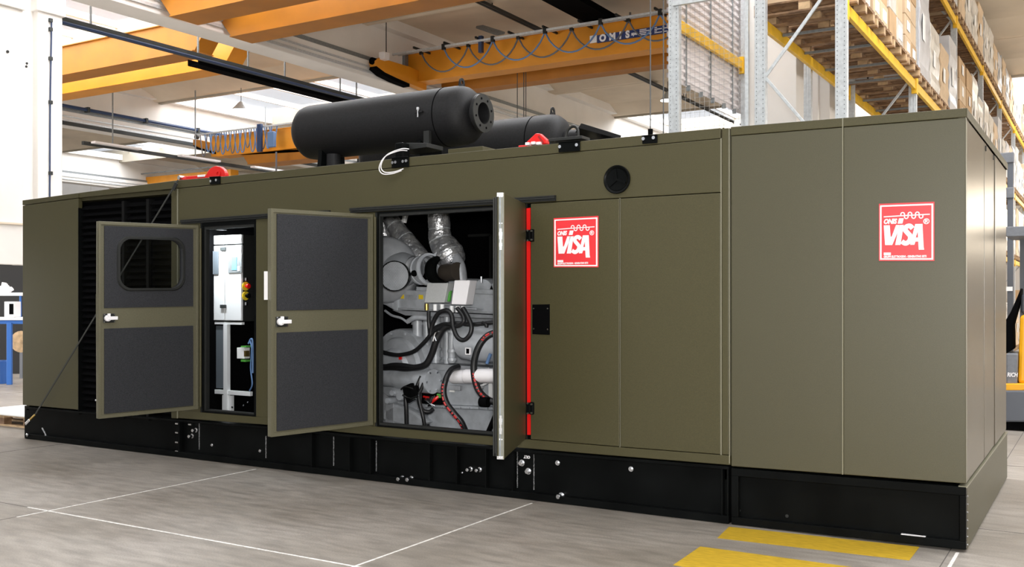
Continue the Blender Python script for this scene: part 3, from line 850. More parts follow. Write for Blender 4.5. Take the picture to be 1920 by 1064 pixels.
# third door seen almost edge on
h, f, a, b, c_, d_ = door_from_px(986, 383, 823, 945, 361.5, 862, height_at(986, 383, 823))
D, slab, rrect, ring, H, W, n, e = make_door(h, f, a, b, c_, d_, '', False, nsign=1)
if n.x > 0: D, slab, rrect, ring, H, W, n, e = make_door(h, f, a, b, c_, d_, '', False, nsign=-1)
m_ = MB(); slab(m_, 0, 1, 0, 1, 0, .048); door3 = m_.build('door', olive, gen, .003)
door3['label'] = 'open door seen nearly edge on, with red seal behind it'
m_ = MB(); slab(m_, .06, .94, .03, .97, .048, .062); m_.build('inner_lining', lining, door3)
m_ = MB(); slab(m_, .985, 1.004, .985, 1.0, .002, .05); slab(m_, .985, 1.004, 0, .012, .002, .05); m_.build('edge_cap', chrome, door3)
m_ = MB(); slab(m_, .97, 1.006, .012, .985, .010, .018); slab(m_, .99, 1.01, 0, 1, -.001, .004); m_.build('lit_edge_trim', olive_lit, door3)
m_ = MB(); slab(m_, .97, 1.003, .0, 1.0, .004, .036); m_.build('edge_face', galv_dark, door3)
m_ = MB(); slab(m_, .93, 1.0, .01, .985, .052, .062); slab(m_, .93, 1.01, .012, .982, .068, .078); slab(m_, .92, .99, .02, .98, .05, .072); m_.build('seal_profile', rubber, door3, .002)
for t0_, t1_ in ((.095, .165), (.785, .865)):
    tt = [(t0_ + (t1_ - t0_) * i / 6) for i in range(7)]
    m_ = MB()
    for i, wd in enumerate((.008, .010, .006, .010, .012, .008)):
        slab(m_, 1.003, 1.012, tt[i], tt[i + 1], .022 - wd, .022 + wd)
    m_.build('lock_bar', chrome, door3)
m_ = MB()
for tt_ in (.985, .865 + .02, .075, .008):
    for k in (.014, .030):
        q = D(1.004, tt_, k); m_.obox(q, e * .004, n * .004, Vector((0, 0, .004)))
m_.build('screw', white, door3)

# ================================================================== RIGHT END MODULE
em = thing('end_module', (onY(1600, 900).x, 1.4, 0), 'plain olive green end module with black base, standing at the right of the open doors', 'generator')
E = lambda mb, nm, m=olive, bevel=.004: mb.build(nm, m, em, bevel)
T2 = lambda x: 238.2 + (202.5 - 238.2) * (x - 1370) / 441
U2 = lambda x: 254.5 + (219.4 - 254.5) * (x - 1370) / 441
PB2 = lambda x: 874.8 + (907.8 - 874.8) * (x - 1370) / 441
BT2 = lambda x: 878 + (914 - 878) * (x - 1370) / 441
BB2 = lambda x: 987 + (1031.5 - 987) * (x - 1370) / 441
xR = 1811.5
E(plate([(1370, T2(1370)), (xR, T2(xR)), (xR, U2(xR)), (1370, U2(1370))], -.006, .2), 'roof_cap')
E(plate([(1371, U2(1371) + 1), (1579, U2(1579) + 1), (1579.5, PB2(1579)), (1371, PB2(1371))], 0, .05), 'side_panel', olive_side, .005)
E(plate([(1581, U2(1581) + 1), (xR - .5, U2(xR) + 1), (xR, PB2(xR)), (1581, PB2(1581))], 0, .05), 'side_panel', olive_side, .005)
E(plate([(1578.9, T2(1579)), (1581, T2(1581)), (1581, PB2(1581)), (1578.9, PB2(1579))], -.0075, .02), 'lit_joint_strip', mat('olive_lit_seam', (.20, .19, .13), .4), 0)  # paler strip, the highlight along the seam is in its colour
# end face (plane X = x of the corner)
XE = onY(xR, 500).x
def endp(pts, nm, X=None, th=.05, m=olive, bev=.004):
    X = XE if X is None else X
    return MB().prism([onX(a, b, X) for a, b in pts], (-th, 0, 0)).build(nm, m, em, bev)
zE0 = onY(xR, PB2(xR)).z; zE1 = onY(xR, U2(xR)).z; zE2 = onY(xR, T2(xR)).z
end_m = mat('olive_end_reflection', (0.074, 0.060, 0.034), 0.30, 0.0, 140, 0.08, 0.2, 260, spec=0.5)  # olive made browner, warm reflection on this face painted in
yE = onX(1888.3, 600, XE).y
ys = [0.05, onX(1846, 500, XE).y, onX(1866, 500, XE).y, yE]
MB().box(XE - .05, XE, 0.002, .05, zE0, zE1).build('corner_post', olive_lit, em, .006)  # corner highlight painted in with the paler olive
for a_, b_ in zip(ys, ys[1:]):
    MB().prism([(XE - .05, a_ + .003, zE0), (XE - .001, a_ + .003, zE0), (XE - .003 - .004 * (a_ > 1), b_ - .003, zE0), (XE - .05, b_ - .003, zE0)], (0, 0, zE1 - .006 - zE0)).build('end_panel', end_m, em, .006)
MB().box(XE - .03, XE + .006, 0, yE, zE1, zE2).build('roof_cap', olive, em, .004)
MB().box(XM + .02, XE, .05, yE - .0, zE1, zE2 - .02).build('roof_panel', olive, em)
MB().box(XM + .02, XE - .05, yE - .05, yE, zE0, zE1).build('rear_panel', olive, em)
MB().box(XM + .02, XM + .05, .05, yE - .05, zE0, zE1).build('inner_panel', blackm, em)
# base of the end module
zt = lambda x: onY(x, BT2(x)).z
zbb = lambda x: max(.004, onY(x, BB2(x)).z)
def bfr(x0, x1, f, g, Y, th, nm, m=blackp, bev=.004):
    A = [onY(x0, 600, Y).x, onY(x1, 600, Y).x]
    return MB().prism([(A[0], Y, f(x0)), (A[1], Y, f(x1)), (A[1], Y, g(x1)), (A[0], Y, g(x0))], (0, th, 0)).build(nm, m, em, bev)
bfr(1372, 1810, zt, zbb, .045, .03, 'base_web')
bfr(1371, xR, lambda x: zt(x), lambda x: zt(x) - .055, -.006, .05, 'base_frame_rail')
bfr(1371, xR, lambda x: zbb(x) + .052, zbb, -.006, .05, 'base_frame_rail')
bfr(1371, 1384, lambda x: zt(x) - .055, lambda x: zbb(x) + .052, -.006, .05, 'base_frame_rail')
bfr(1799, xR, lambda x: zt(x) - .055, lambda x: zbb(x) + .052, -.006, .05, 'base_frame_rail')
c = onY(1713, 1006, .02); MB().box(c.x - .075, c.x + .075, .0, .03, c.z - .008, c.z + .008).build('white_tag', white, em)
for px, py in ((1386, 958), (1476, 968)):
    c = onY(px, py, .045); MB().cyl(c, c + Vector((0, -.008, 0)), .012, 10).build('plug', rubber, em)
zB = onY(xR, BT2(xR)).z
MB().box(XE - .05, XE + .001, .045, yE, .012, zB - .004).build('base_end_plate', olive, em, .004)
MB().box(XE - .045, XE + .006, -.004, yE, zB - .006, zB + .004).build('lit_base_edge', olive_lit, em)  # highlight on the base edge painted in
MB().box(XM + .02, XE - .05, yE - .05, yE, .01, zB).build('base_rear_beam', blackp, em)
for i in range(7):
    z = .04 + i * .052; MB().cyl((XE + .001, .055, z), (XE + .005, .055, z), .006, 8).build('rivet', chrome, em)
for px, py in ((1848, 276), (1862, 293)):
    q = onX(px, py, XE); MB().box(q.x, q.x + .006, q.y - .01, q.y + .01, q.z - .03, q.z + .01).build('clip', rubber, em)
sign(1648, 1752, 382.5, 378.5, 489.5, 489.5, em)
# small plastic cap on the roof joint
cap = thing('junction_cap', onY(1373, 236, .05), 'small white plastic fitting on the roof joint between the two modules', 'fitting')
q = onY(1373, 234, .05)
m_ = MB(); m_.box(q.x - .045, q.x + .06, .0, .1, q.z - .035, q.z - .010); m_.cyl((q.x - .02, .05, q.z - .012), (q.x - .02, .05, q.z + .016), .022, 12); m_.cyl((q.x + .035, .05, q.z - .012), (q.x + .035, .05, q.z + .022), .02, 12)
m_.build('cap_body', white, cap, .004)

# ================================================================== INSIDE THE SMALL DOORWAY: CONTROL CABINET
YC = .55
cc = thing('control_cabinet', (onY(430, 700, YC + .2).x, YC + .2, .31), 'bright steel control cabinet with emergency stop buttons inside the narrow left doorway', 'cabinet')
x0, x1 = onY(388, 500, YC).x - .25, onY(452, 500, YC).x
zt_, zb_ = onY(430, 441, YC).z, onY(430, 603, YC).z
XS = x1
xm = onY(421, 500, YC).x
MB().box(x0, x1 - .003, YC + .02, YC + .62, zb_, zt_).build('cabinet_body', rubber, cc, .005)
for a_, b_ in ((x0, xm - .006), (xm + .006, x1)):
    MB().box(a_, b_, YC, YC + .03, zb_ + .008, zt_ - .11).build('cabinet_door', cabm, cc, .006)
    MB().box(a_, b_, YC, YC + .03, zt_ - .095, zt_).build('top_flap', cabm, cc, .004)
for py in (467, 575):
    q = onY(423, py, YC); h_ = MB().box(xm - .05, xm + .03, YC - .02, YC, q.z - .018, q.z + .018).build('hinge', tray_m, cc, .003)
q = onY(402, 494, YC); MB().box(q.x - .03, q.x + .07, YC - .015, YC, q.z - .12, q.z + .13).build('side_meter', screen_m, cc, .004)
q0_ = onY(429, 478, YC); q1_ = onY(452, 512, YC)
dp = MB().box(q0_.x, q1_.x + .02, YC - .012, YC + .0, q1_.z, q0_.z).build('display_panel', galv_dark, cc, .004)
MB().box(q0_.x + .06, q1_.x - .05, YC - .016, YC - .012, q1_.z + .03, q0_.z - .03).build('display', bluegl, dp)
MB().box(q1_.x - .035, q1_.x, YC - .018, YC - .012, q1_.z + .02, q1_.z + .07).build('lit_key', white, dp)
# dark right side with buttons (plane X = XS)
for py, m1, m2 in ((537, red, yellowlab), (555, blackp, yellowlab)):
    q = onX(461.5, py, XS + .012)
    bq = MB().lathe((XS, q.y, q.z), (1, 0, 0), [(0, .048), (.012, .046), (.014, 0)], 24).build('button_plate', m2, cc)
    MB().lathe((XS, q.y, q.z), (1, 0, 0), [(.012, .018), (.035, .020), (.04, .028), (.055, .026), (.06, 0)], 20).build('push_button', m1, bq)
for py in (524, 570):
    q = onX(461, py, XS + .012); MB().box(XS, XS + .03, q.y - .012, q.y + .012, q.z - .018, q.z + .018).build('key_switch', chrome, cc, .003)
q = onX(463, 432, XS); MB().box(XS - .05, XS + .03, .25, .33, q.z - .02, q.z + .03).build('cable_gland', chrome, cc, .005)
lt_ = MB().box(x1 - .55, x1 - .05, .20, .26, 2.36, 2.40).build('added_lamp_strip', white, cc, .004)  # batten made up to go with the cabinet fill light
area('cabinet_fill_light', (x1 - .25, .24, 2.35), .4, 26, (0.90, 0.96, 1.0), (math.radians(28), 0, 0), sy=.06)  # fill light added to brighten the cabinet front
# frame under the cabinet
pz0 = .32
MB().box(xm - .02, xm + .035, YC, YC + .05, pz0 + .02, zb_ - .03).build('stand_post', cabm, cc, .003)
MB().box(x0, x1, YC + .01, YC + .05, zb_ - .035, zb_ - .008).build('stand_rail', cabm, cc, .003)
z2 = onY(420, 735, YC).z
MB().box(x0, x1 + .12, YC + .01, YC + .05, z2 - .03, z2 + .015).build('stand_rail', cabm, cc, .003)
MB().box(xm - .06, xm + .08, YC + .02, YC + .06, pz0 - .01, z2 - .04).build('stand_foot', cabm, cc, .003)
MB().box(x0, xm - .03, YC + .03, YC + .04, z2 + .03, zb_ - .05).build('lower_panel', screen_m, cc)
q = onY(453, 663, YC)
br_ = MB().box(q.x - .05, q.x + .06, YC - .02, YC + .06, q.z - .055, q.z + .06).build('terminal_block', whitep, cc, .004)
MB().box(q.x + .02, q.x + .09, YC - .03, YC + .06, q.z + .065, q.z + .08).build('terminal_cover', green, br_)
MB().box(q.x + .02, q.x + .09, YC - .03, YC + .06, q.z - .085, q.z - .065).build('terminal_cover', green, br_)
MB().box(q.x + .065, q.x + .095, YC - .03, YC + .02, q.z - .03, q.z + .03).build('fuse', brass, br_)
cw = MB()
cw.tube(smooth_path([onY(469, 640, YC), onY(472, 655, YC - .02), onY(470, 690, YC), onY(473, 720, YC - .02), onY(468, 733, YC)], 5), .008, 6)
cw.tube(smooth_path([onY(466, 645, YC), onY(471, 636, YC), onY(474, 645, YC), onY(474, 700, YC)], 5), .010, 6)
cw.build('cable_loom', bluecable, cc)
for px, py in ((436, 764), (457, 761), (465, 755)):
    q = onY(px, py, YC - .1); MB().lathe(q, (0, -1, 0), [(0, .011), (.01, .010), (.014, 0)], 10).build('floor_bolt', chrome, cc)
MB().box(x0, x1 + .1, .12, .5, .31, .325).build('base_plate', rubber, cc)

# ================================================================== THE ENGINE
eng = thing('diesel_engine', (onY(830, 780, 1.0).x, 1.0, .31), 'grey diesel engine with silver lagged exhaust pipes behind the large open doorway', 'engine')
def EN(mb, nm, m=engine_m, bevel=.006, par=None): return mb.build(nm, m, par or eng, bevel)
def X(px, Y): return onY(px, 600, Y).x
def Z(py, px, Y): return onY(px, py, Y).z
YE = .80
# sump and crankcase
def pr(pts, Y, th): return MB().prism([onY(a, b, Y) for a, b in pts], (0, th, 0))
EN(pr([(808, 693), (990, 705), (990, 766), (800, 758)], YE, .75), 'crankcase')
EN(pr([(797, 759), (990, 767), (990, 772), (797, 764)], YE - .03, .8), 'sump_flange', engine_m, .003)
EN(pr([(798, 764), (990, 772), (990, 840), (812, 826), (806, 812)], YE + .03, .68), 'oil_sump', engine_m, .02)
EN(pr([(800, 682), (990, 694), (990, 706), (806, 694)], YE - .02, .75), 'block_ledge', engine_d, .004)
for px in range(812, 930, 17):
    q = onY(px, lerp_line(px, [(797, 762), (990, 770)]), YE - .035); EN(MB().cyl(q, q + Vector((0, -.012, 0)), .010, 6), 'flange_bolt', engine_m, 0)
# block body with ribs behind
EN(pr([(775, 586), (990, 596), (990, 700), (775, 690)], YE + .22, .5), 'cylinder_block', engine_d, .01)
for px, wd in ((783, 13), (800, 9), (817, 12), (838, 8)):
    a = onY(px, 588, YE + .12); b = onY(px, 690, YE + .12)
    EN(MB().cyl((a.x, a.y, a.z), (b.x, b.y, b.z), wd * mpp(px, YE) * .75, 16), 'coolant_pipe', engine_m, 0)
    for py in (607, 655, 672):
        q = onY(px, py, YE + .12); EN(MB().cyl((q.x, q.y, q.z - .012), (q.x, q.y, q.z + .012), wd * mpp(px, YE) * .95, 16), 'pipe_collar', engine_m, 0)
# intake manifold box along the head
EN(pr([(742, 543), (990, 556), (990, 592), (742, 581)], YE, .35), 'intake_manifold', engine_m, .012)
EN(pr([(738, 540), (745, 540), (745, 584), (738, 582)], YE - .02, .38), 'manifold_flange')
EN(pr([(700, 541), (739, 543), (739, 583), (722, 573), (700, 566)], YE + .05, .35), 'manifold_elbow', engine_m, .02)
EN(pr([(735, 582), (990, 594), (990, 600), (760, 592)], YE + .05, .4), 'rail_plate', engine_d, .003)
EN(pr([(742, 581), (990, 592), (990, 588), (742, 577)], YE - .01, .3), 'manifold_lip', engine_d, .003)
for (a_, b_, c_, d_, m_) in ((744, 552, 757, 560, yellowlab), (760, 553, 782, 562, engine_d), (785, 553, 793, 561, yellowlab)):
    EN(pr([(a_, b_), (c_, b_ + .8), (c_, d_ + .6), (a_, d_)], YE - .006, .005), 'warning_label', m_, 0)
# valve covers
for k, px in enumerate((842, 873, 905, 938)):
    a = onY(px, 537, YE + .10)
    EN(MB().lathe((a.x, a.y, a.z - .05), (0, 1, 0), [(0, 0), (0, .115), (.05, .125), (.42, .125), (.45, 0)], 22), 'valve_cover', engine_m, 0)
    EN(MB().cyl((a.x, a.y - .02, a.z + .03), (a.x, a.y - .02, a.z + .09), .012, 8), 'cover_stud', chrome, 0)
EN(pr([(780, 538), (990, 546), (990, 556), (780, 548)], YE + .04, .5), 'cylinder_head', engine_m)
# bell housing disc at the left
q = onY(752, 700, YE + .12)
fw = EN(MB().lathe(q, (-.25, -1, 0), [(-.3, .0), (-.3, .44), (0, .44), (.03, .43), (.03, .36), (.07, .34), (.09, .25), (.13, .22), (.14, 0)], 40), 'bell_housing', engine_m, 0)
for k in range(14):
    a = 2 * math.pi * k / 14; p = q + Vector((math.cos(a) * .40, -.03, math.sin(a) * .40))
    MB().cyl(p, p + Vector((0, -.03, 0)), .014, 6).build('housing_bolt', engine_m, fw)
p = onY(752, 672, YE - .06); EN(MB().box(p.x - .014, p.x + .014, p.y - .02, p.y, p.z - .014, p.z + .014), 'red_plug', red, 0)
# starter motor and its bracket, lower left
q = onY(716, 708, YE - .05); e_ = onY(812, 716, YE - .16)
st = EN(MB().tube([q, q + (e_ - q) * .34, q + (e_ - q) * .36, q + (e_ - q) * .72, q + (e_ - q) * .74, e_], .1, 24, rr=[.085, .085, .098, .098, .115, .115]), 'starter_motor', engine_m, 0)
q2 = q + Vector((.25, -.03, -.13)); e2 = q2 + (e_ - q) * .35
EN(MB().tube([q2 - (e_ - q) * .1, e2], .05, 18), 'starter_solenoid', engine_m, 0)
for k in range(6):
    a = 2 * math.pi * k / 6; dd = (e_ - q).normalized(); uu = dd.cross(Vector((0, 0, 1))).normalized(); vv = dd.cross(uu)
    p = e_ + uu * math.cos(a) * .095 + vv * math.sin(a) * .095
    MB().cyl(p - dd * .02, p + dd * .014, .011, 6).build('motor_bolt', chrome, st)
EN(pr([(700, 722), (756, 728), (764, 752), (760, 800), (700, 800)], YE + .05, .5), 'gear_housing', engine_d, .02)
EN(pr([(716, 770), (740, 757), (775, 771), (805, 793), (775, 806), (716, 790)], YE - .05, .4), 'cast_foot', engine_m, .03)
for (a_, b_, r_) in ((738, 737, .03), (752, 744, .04), (729, 752, .03), (760, 722, .03), (745, 716, .025)):
    p = onY(a_, b_, YE - .12); EN(MB().lathe(p, (0, -1, 0), [(-.1, r_ * 1.1), (0, r_ * 1.1), (.01, r_), (.03, r_ * .9), (.03, 0)], 14), 'boss', engine_m, 0)
# pump cylinder with label at the right
q = onY(868, 640, YE - .12); e_ = onY(965, 650, YE - .02)
EN(MB().tube([q + Vector((-.02, 0, 0)), q, q + Vector((.02, 0, 0)), q + (e_ - q) * .25, e_], .2, 28, rr=[.12, .155, .165, .168, .168]), 'oil_pump_body', engine_m, 0)
p = onY(877, 659, YE - .29); EN(MB().box(p.x - .028, p.x + .028, p.y, p.y + .02, p.z - .032, p.z + .032), 'pump_label', white, 0)
EN(MB().box(p.x - .016, p.x + .016, p.y - .002, p.y + .02, p.z - .022, p.z + .022), 'label_mark', blackm, 0)
for dpx, rr_ in ((862, .05), (897, .045)):
    a = onY(dpx - 8, 612, YE - .02); b = onY(dpx + 50, 615, YE)
    EN(MB().tube([a, b], rr_, 18), 'fuel_filter_head', engine_m, 0)
# elbow pipe in front of the block
pts = [onY(872, 607, YE), onY(858, 612, YE - .06), onY(849, 625, YE - .08), onY(847, 650, YE - .08), onY(848, 680, YE - .06)]
EN(MB().tube(smooth_path(pts, 5), .034, 14), 'coolant_elbow', engine_m, 0)
for py in (622, 658, 674):
    p = onY(848, py, YE - .08); EN(MB().cyl(p + Vector((0, 0, -.012)), p + Vector((0, 0, .012)), .045, 16), 'pipe_collar', engine_m, 0)
# three white filters
for k, (px, py, Y0) in enumerate(((847, 707, YE - .14), (871, 706, YE - .26), (893, 705, YE - .38))):
    p = onY(px, py, Y0); dd = Vector((.99, .12, .035)).normalized(); R = 13.3 * mpp(px, Y0)
    EN(MB().lathe(p, dd, [(0, 0), (0, R * .88), (.014, R), (.30, R), (.33, R * .85), (.335, R * .5), (.45, R * .45)], 28), 'white_filter', white, 0)
p = onY(840, 723, YE - .1); q = onY(862, 733, YE - .1)
EN(MB().box(p.x, q.x, YE - .1, YE - .06, q.z, p.z), 'filter_bracket', engine_d, .003)
p = onY(843, 729, YE - .012); q = onY(852, 736, YE - .012); EN(MB().box(p.x, q.x, YE - .015, YE, q.z, p.z), 'small_label', paper, 0)
EN(MB().bar(onY(920, 690, YE - .2), onY(921, 755, YE - .2), .045, .02), 'filter_support', whitep, .003)
EN(MB().bar(onY(897, 727, YE - .2), onY(924, 713, YE - .2), .02, .02), 'link_rod', whitep, .003)
for a_, b_ in ((921, 693), (920, 704), (926, 712), (905, 727), (917, 753)):
    p = onY(a_, b_, YE - .24); EN(MB().cyl(p, p + Vector((0, -.03, 0)), .016, 8), 'rod_bolt', chrome, 0)
p = onY(913, 682, YE - .2); EN(MB().cyl(p, p + Vector((.04, 0, .09)), .016, 10), 'sensor', bluecable, 0)
# dark battery recess with red leads
EN(pr([(790, 735), (826, 739), (826, 760), (790, 757)], YE - .09, .06), 'terminal_box', blackm, .003)
m_ = MB()
for i in range(5):
    m_.tube(smooth_path([onY(815 - i * 4, 743 + i, YE - .11), onY(810 - i * 3, 752, YE - .14), onY(803 + i * 3, 762, YE - .13)], 4), .008, 6)
EN(m_, 'bare_lead', chrome, 0)
m_ = MB(); m_.tube(smooth_path([onY(808, 755, YE - .12), onY(815, 750, YE - .13), onY(822, 744, YE - .11)], 4), .016, 8); m_.tube([onY(794, 744, YE - .11), onY(805, 746, YE - .11)], .01, 6)
EN(m_, 'red_lead', red, 0)
p = onY(822, 743, YE - .12); EN(MB().box(p.x - .02, p.x + .02, p.y, p.y + .02, p.z - .02, p.z + .02), 'green_terminal', green, .003)
# big turbocharger housing and mesh inlet, upper left
q = onY(722, 506, YE - .05)
tc = EN(MB().lathe(q, (.55, -1, .05), [(-.45, .20), (-.42, .30), (-.30, .325), (.02, .325), (.05, .30), (.07, .22), (.09, 0)], 40), 'turbocharger_housing', mat('turbo_grey', (.34, .355, .38), .38, .1, 12, .1, .2, 90), 0)
for k in range(9):
    a = 2 * math.pi * k / 9 + .3
dq = Vector((.42, -1, -.02)).normalized(); q = onY(742, 518, YE - .30)
R = 23.5 * mpp(745, YE - .35) / .86
EN(MB().lathe(q, dq, [(-.18, R * .8), (-.02, R * 1.03), (.05, R * 1.06), (.055, R), (.0, R * .98)], 36), 'inlet_ring', blackp, 0)
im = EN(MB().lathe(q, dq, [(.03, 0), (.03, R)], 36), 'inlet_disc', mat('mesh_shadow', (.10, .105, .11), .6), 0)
uu = dq.cross(Vector((0, 0, 1))).normalized(); vv = dq.cross(uu)
m_ = MB()
for i in range(-9, 10):
    t = i / 9.5 * R; h_ = math.sqrt(max(0, R * R - t * t)) * .97
    for (ua, va) in ((1, .0), (.5, .866), (-.5, .866)):
        A = uu * ua + vv * va; B = dq.cross(A)
        m_.bar(q + dq * .036 + B * t - A * h_, q + dq * .036 + B * t + A * h_, .0055, .003, up=dq)
o_ = EN(m_, 'inlet_mesh', engine_m, 0, im)
o_['kind'] = 'stuff'
# duct cone to the right of the turbo, flange rings
def lat(px, py, Y, d, prof, nm, m=engine_m, n=32):
    return EN(MB().lathe(onY(px, py, Y), d, prof, n), nm, m, 0)
ax_ = Vector((.93, -.30, .06))
lat(757, 506, YE - .02, ax_, [(-.2, .16), (.0, .17), (.13, .13), (.17, .115), (.19, .115)], 'duct_cone')
p = onY(777, 513, YE - .21); EN(MB().lathe(p, (.3, -1, 0), [(0, .03), (.02, .028), (.02, 0)], 12), 'duct_plug', blackm, 0)
lat(786, 508, YE - .02, ax_, [(0, .12), (.02, .14), (.05, .14), (.055, .13), (.13, .13), (.135, .155), (.17, .155), (.175, .13), (.20, .13)], 'duct_sleeve')
lat(820, 508, YE + .0, ax_, [(-.03, .13), (0, .14), (.05, .14), (.07, .13), (.075, .10), (.12, .10)], 'black_coupling', blackp)
lat(834, 512, YE + .03, ax_, [(0, .085), (.20, .085), (.20, 0)], 'brown_elbow', brownpipe)
EN(MB().tube(smooth_path([onY(852, 480, YE + .06), onY(862, 500, YE + .04), onY(866, 530, YE + .04)], 5), .055, 18), 'riser_pipe', engine_d, 0)
# lagged pipes
def lagged(pts, radii, nm, Y, label=None):
    P = smooth_path([onY(a, b, Y) for a, b in pts], 9); n = len(P); nv = 40
    rr = []
    for i in range(n):
        t = i / (n - 1) * (len(radii) - 1); k = min(int(t), len(radii) - 2); rr.append(radii[k] + (radii[k + 1] - radii[k]) * (t - k))
    mb = MB(); vs = []; fs = []
    u = None
    for i, p in enumerate(P):
        tt = (P[min(i + 1, n - 1)] - P[max(i - 1, 0)]).normalized()
        if u is None: u = tt.cross(Vector((0, 1, 0))).normalized()
        u = (u - tt * u.dot(tt)).normalized(); v = tt.cross(u)
        for k in range(nv):
            a = 2 * math.pi * k / nv
            pinch = 1 - .055 * max(0, math.cos(i / n * math.pi * 10)) ** 6
            wr_ = 1 + .035 * math.sin(5 * a + i * .9) * math.sin(3 * a - i * 1.7) + .03 * math.sin(11 * a + 2.3 * i) + random.uniform(-.022, .022)
            vs.append(p + (u * math.cos(a) + v * math.sin(a)) * rr[i] * mpp(830, Y) * pinch * wr_)
    for i in range(n - 1):
        for k in range(nv): fs.append((i * nv + k, i * nv + (k + 1) % nv, (i + 1) * nv + (k + 1) % nv, (i + 1) * nv + k))
    mb.add(vs, fs, True)
    o_ = mb.build(nm, foil, eng)
    try: o_.data.set_sharp_from_angle(angle=3.1)
    except Exception: pass
    sub = o_.modifiers.new('sub', 'SUBSURF'); sub.levels = 1; sub.render_levels = 1
    # tie bands
    for f in (.2, .42, .72):
        i = int(f * (n - 1)); tt = (P[i + 1] - P[i - 1]).normalized(); r_ = rr[i] * mpp(830, Y)
        MB().lathe(P[i], tt, [(-.004, r_ * .93), (-.004, r_ * 1.0), (.004, r_ * 1.0), (.004, r_ * .93)], 28).build('tie_band', galv, o_)
    return o_
lagged([(822, 398), (824, 430), (826, 450), (838, 470), (846, 484), (852, 496)], [21, 21, 21.5, 25, 29, 27, 22], 'lagged_exhaust_pipe', YE + .10)
lagged([(728, 402), (744, 430), (766, 458), (786, 482), (800, 500)], [14, 17, 19, 19, 19, 18], 'lagged_exhaust_pipe', YE + .22)
lagged([(716, 400), (719, 425), (722, 450)], [13, 13, 13], 'lagged_exhaust_pipe', YE + .3)
p = onY(757, 417, YE + .3); EN(MB().tube([p, p + Vector((.03, 0, .09))], .03, 10), 'pipe_stub', whitep, 0)
# electrical boxes in front of the manifold
def ebox(pts, Y, dep, side, nm, m):
    P = [onY(a, b, Y) for a, b in pts]
    return EN(MB().prism(P, (0, dep, 0)), nm, m, .006)
ebox([(801, 531), (840, 531), (833, 568), (795, 568)], YE - .26, .10, 0, 'grey_junction_box', greybox)
ebox([(841, 548), (845, 545), (842, 566), (838, 566)], YE - .22, .03, 0, 'circuit_board', green)
wb = ebox([(852, 526), (881, 526), (873, 572), (846, 571)], YE - .32, .12, 0, 'white_junction_box', white)
EN(MB().bar(onY(830, 575, YE - .1), onY(900, 580, YE - .1), .12, .012), 'box_bracket', engine_m, .002)
for (a_, b_) in ((800, 573), (816, 574), (829, 574), (847, 577), (858, 577), (868, 577)):
    p = onY(a_, b_ - 3, YE - .26); q = onY(a_, b_ + 9, YE - .26)
    EN(MB().cyl(p, q, .020, 12), 'cable_gland', brass if a_ == 800 else whitep, 0)
# cables and hoses
def tubeE(pts, r, nm, m=cable, n=10): return EN(MB().tube(smooth_path([onY(a, b, YE + c) for a, b, c in pts], 7), r, n), nm, m, 0)
tubeE([(804, 584, -.26), (804, 606, -.28), (807, 628, -.27)], .018, 'black_cable')
tubeE([(807, 628, -.28), (811, 608, -.29), (822, 588, -.31), (838, 583, -.32), (847, 592, -.32), (850, 614, -.33), (858, 633, -.34), (870, 638, -.34), (881, 628, -.34), (884, 612, -.33), (877, 594, -.33), (868, 578, -.31)], .021, 'black_cable')
tubeE([(857, 578, -.31), (868, 592, -.32), (869, 604, -.33), (858, 612, -.32), (838, 608, -.3), (822, 612, -.28), (812, 618, -.26)], .019, 'black_cable')
tubeE([(700, 652, -.12), (722, 662, -.15), (748, 666, -.2), (775, 660, -.24), (795, 643, -.26), (818, 618, -.28), (850, 607, -.29), (885, 609, -.27), (930, 605, -.25), (960, 604, -.2)], .020, 'black_cable')
tubeE([(700, 690, -.18), (735, 689, -.22), (765, 691, -.24), (795, 686, -.26), (808, 668, -.27), (818, 640, -.28), (830, 618, -.28), (848, 609, -.28)], .032, 'cable_loom')
tubeE([(700, 697, -.16), (730, 686, -.24), (752, 685, -.26), (785, 689, -.26), (804, 680, -.27), (814, 650, -.29)], .022, 'cable_loom')
tubeE([(905, 606, -.28), (912, 610, -.30), (912, 614, -.30)], .018, 'cable_branch')
tubeE([(792, 706, -.22), (795, 715, -.25), (790, 730, -.26), (784, 740, -.27), (778, 740, -.27), (783, 722, -.26), (790, 706, -.24)], .017, 'black_cable')
tubeE([(786, 735, -.27), (786, 755, -.26), (793, 770, -.24), (805, 773, -.20), (812, 768, -.16)], .020, 'black_cable')
tubeE([(784, 738, -.27), (788, 760, -.28), (794, 785, -.28), (798, 812, -.26)], .019, 'black_cable')
tubeE([(764, 728, -.27), (761, 745, -.28), (762, 770, -.28), (763, 812, -.26)], .022, 'black_cable')
for (a_, b_, s_) in ((767, 732, .05), (775, 737, .055), (770, 745, .04)):
    p = onY(a_, b_, YE - .28); EN(MB().obox(p, (s_, 0, .02), (0, .03, 0), (-.012, 0, s_)), 'cable_connector', blackm, .01)
m_ = MB()
for pts in (((755, 741), (770, 748), (785, 742)), ((768, 755), (780, 748)), ((752, 731), (760, 726), (775, 730)), ((812, 640), (816, 625), (822, 622)), ((815, 632), (818, 640))):
    m_.tube(smooth_path([onY(a, b, YE - .32) for a, b in pts], 4), .009, 6)
EN(m_, 'bare_braid', chrome, 0)
tubeE([(940, 622, -.30), (915, 630, -.36), (898, 650, -.40), (889, 680, -.41), (890, 710, -.41), (898, 733, -.40), (912, 748, -.38), (928, 755, -.36), (950, 757, -.34)], .030, 'fuel_hose', cable, 12)
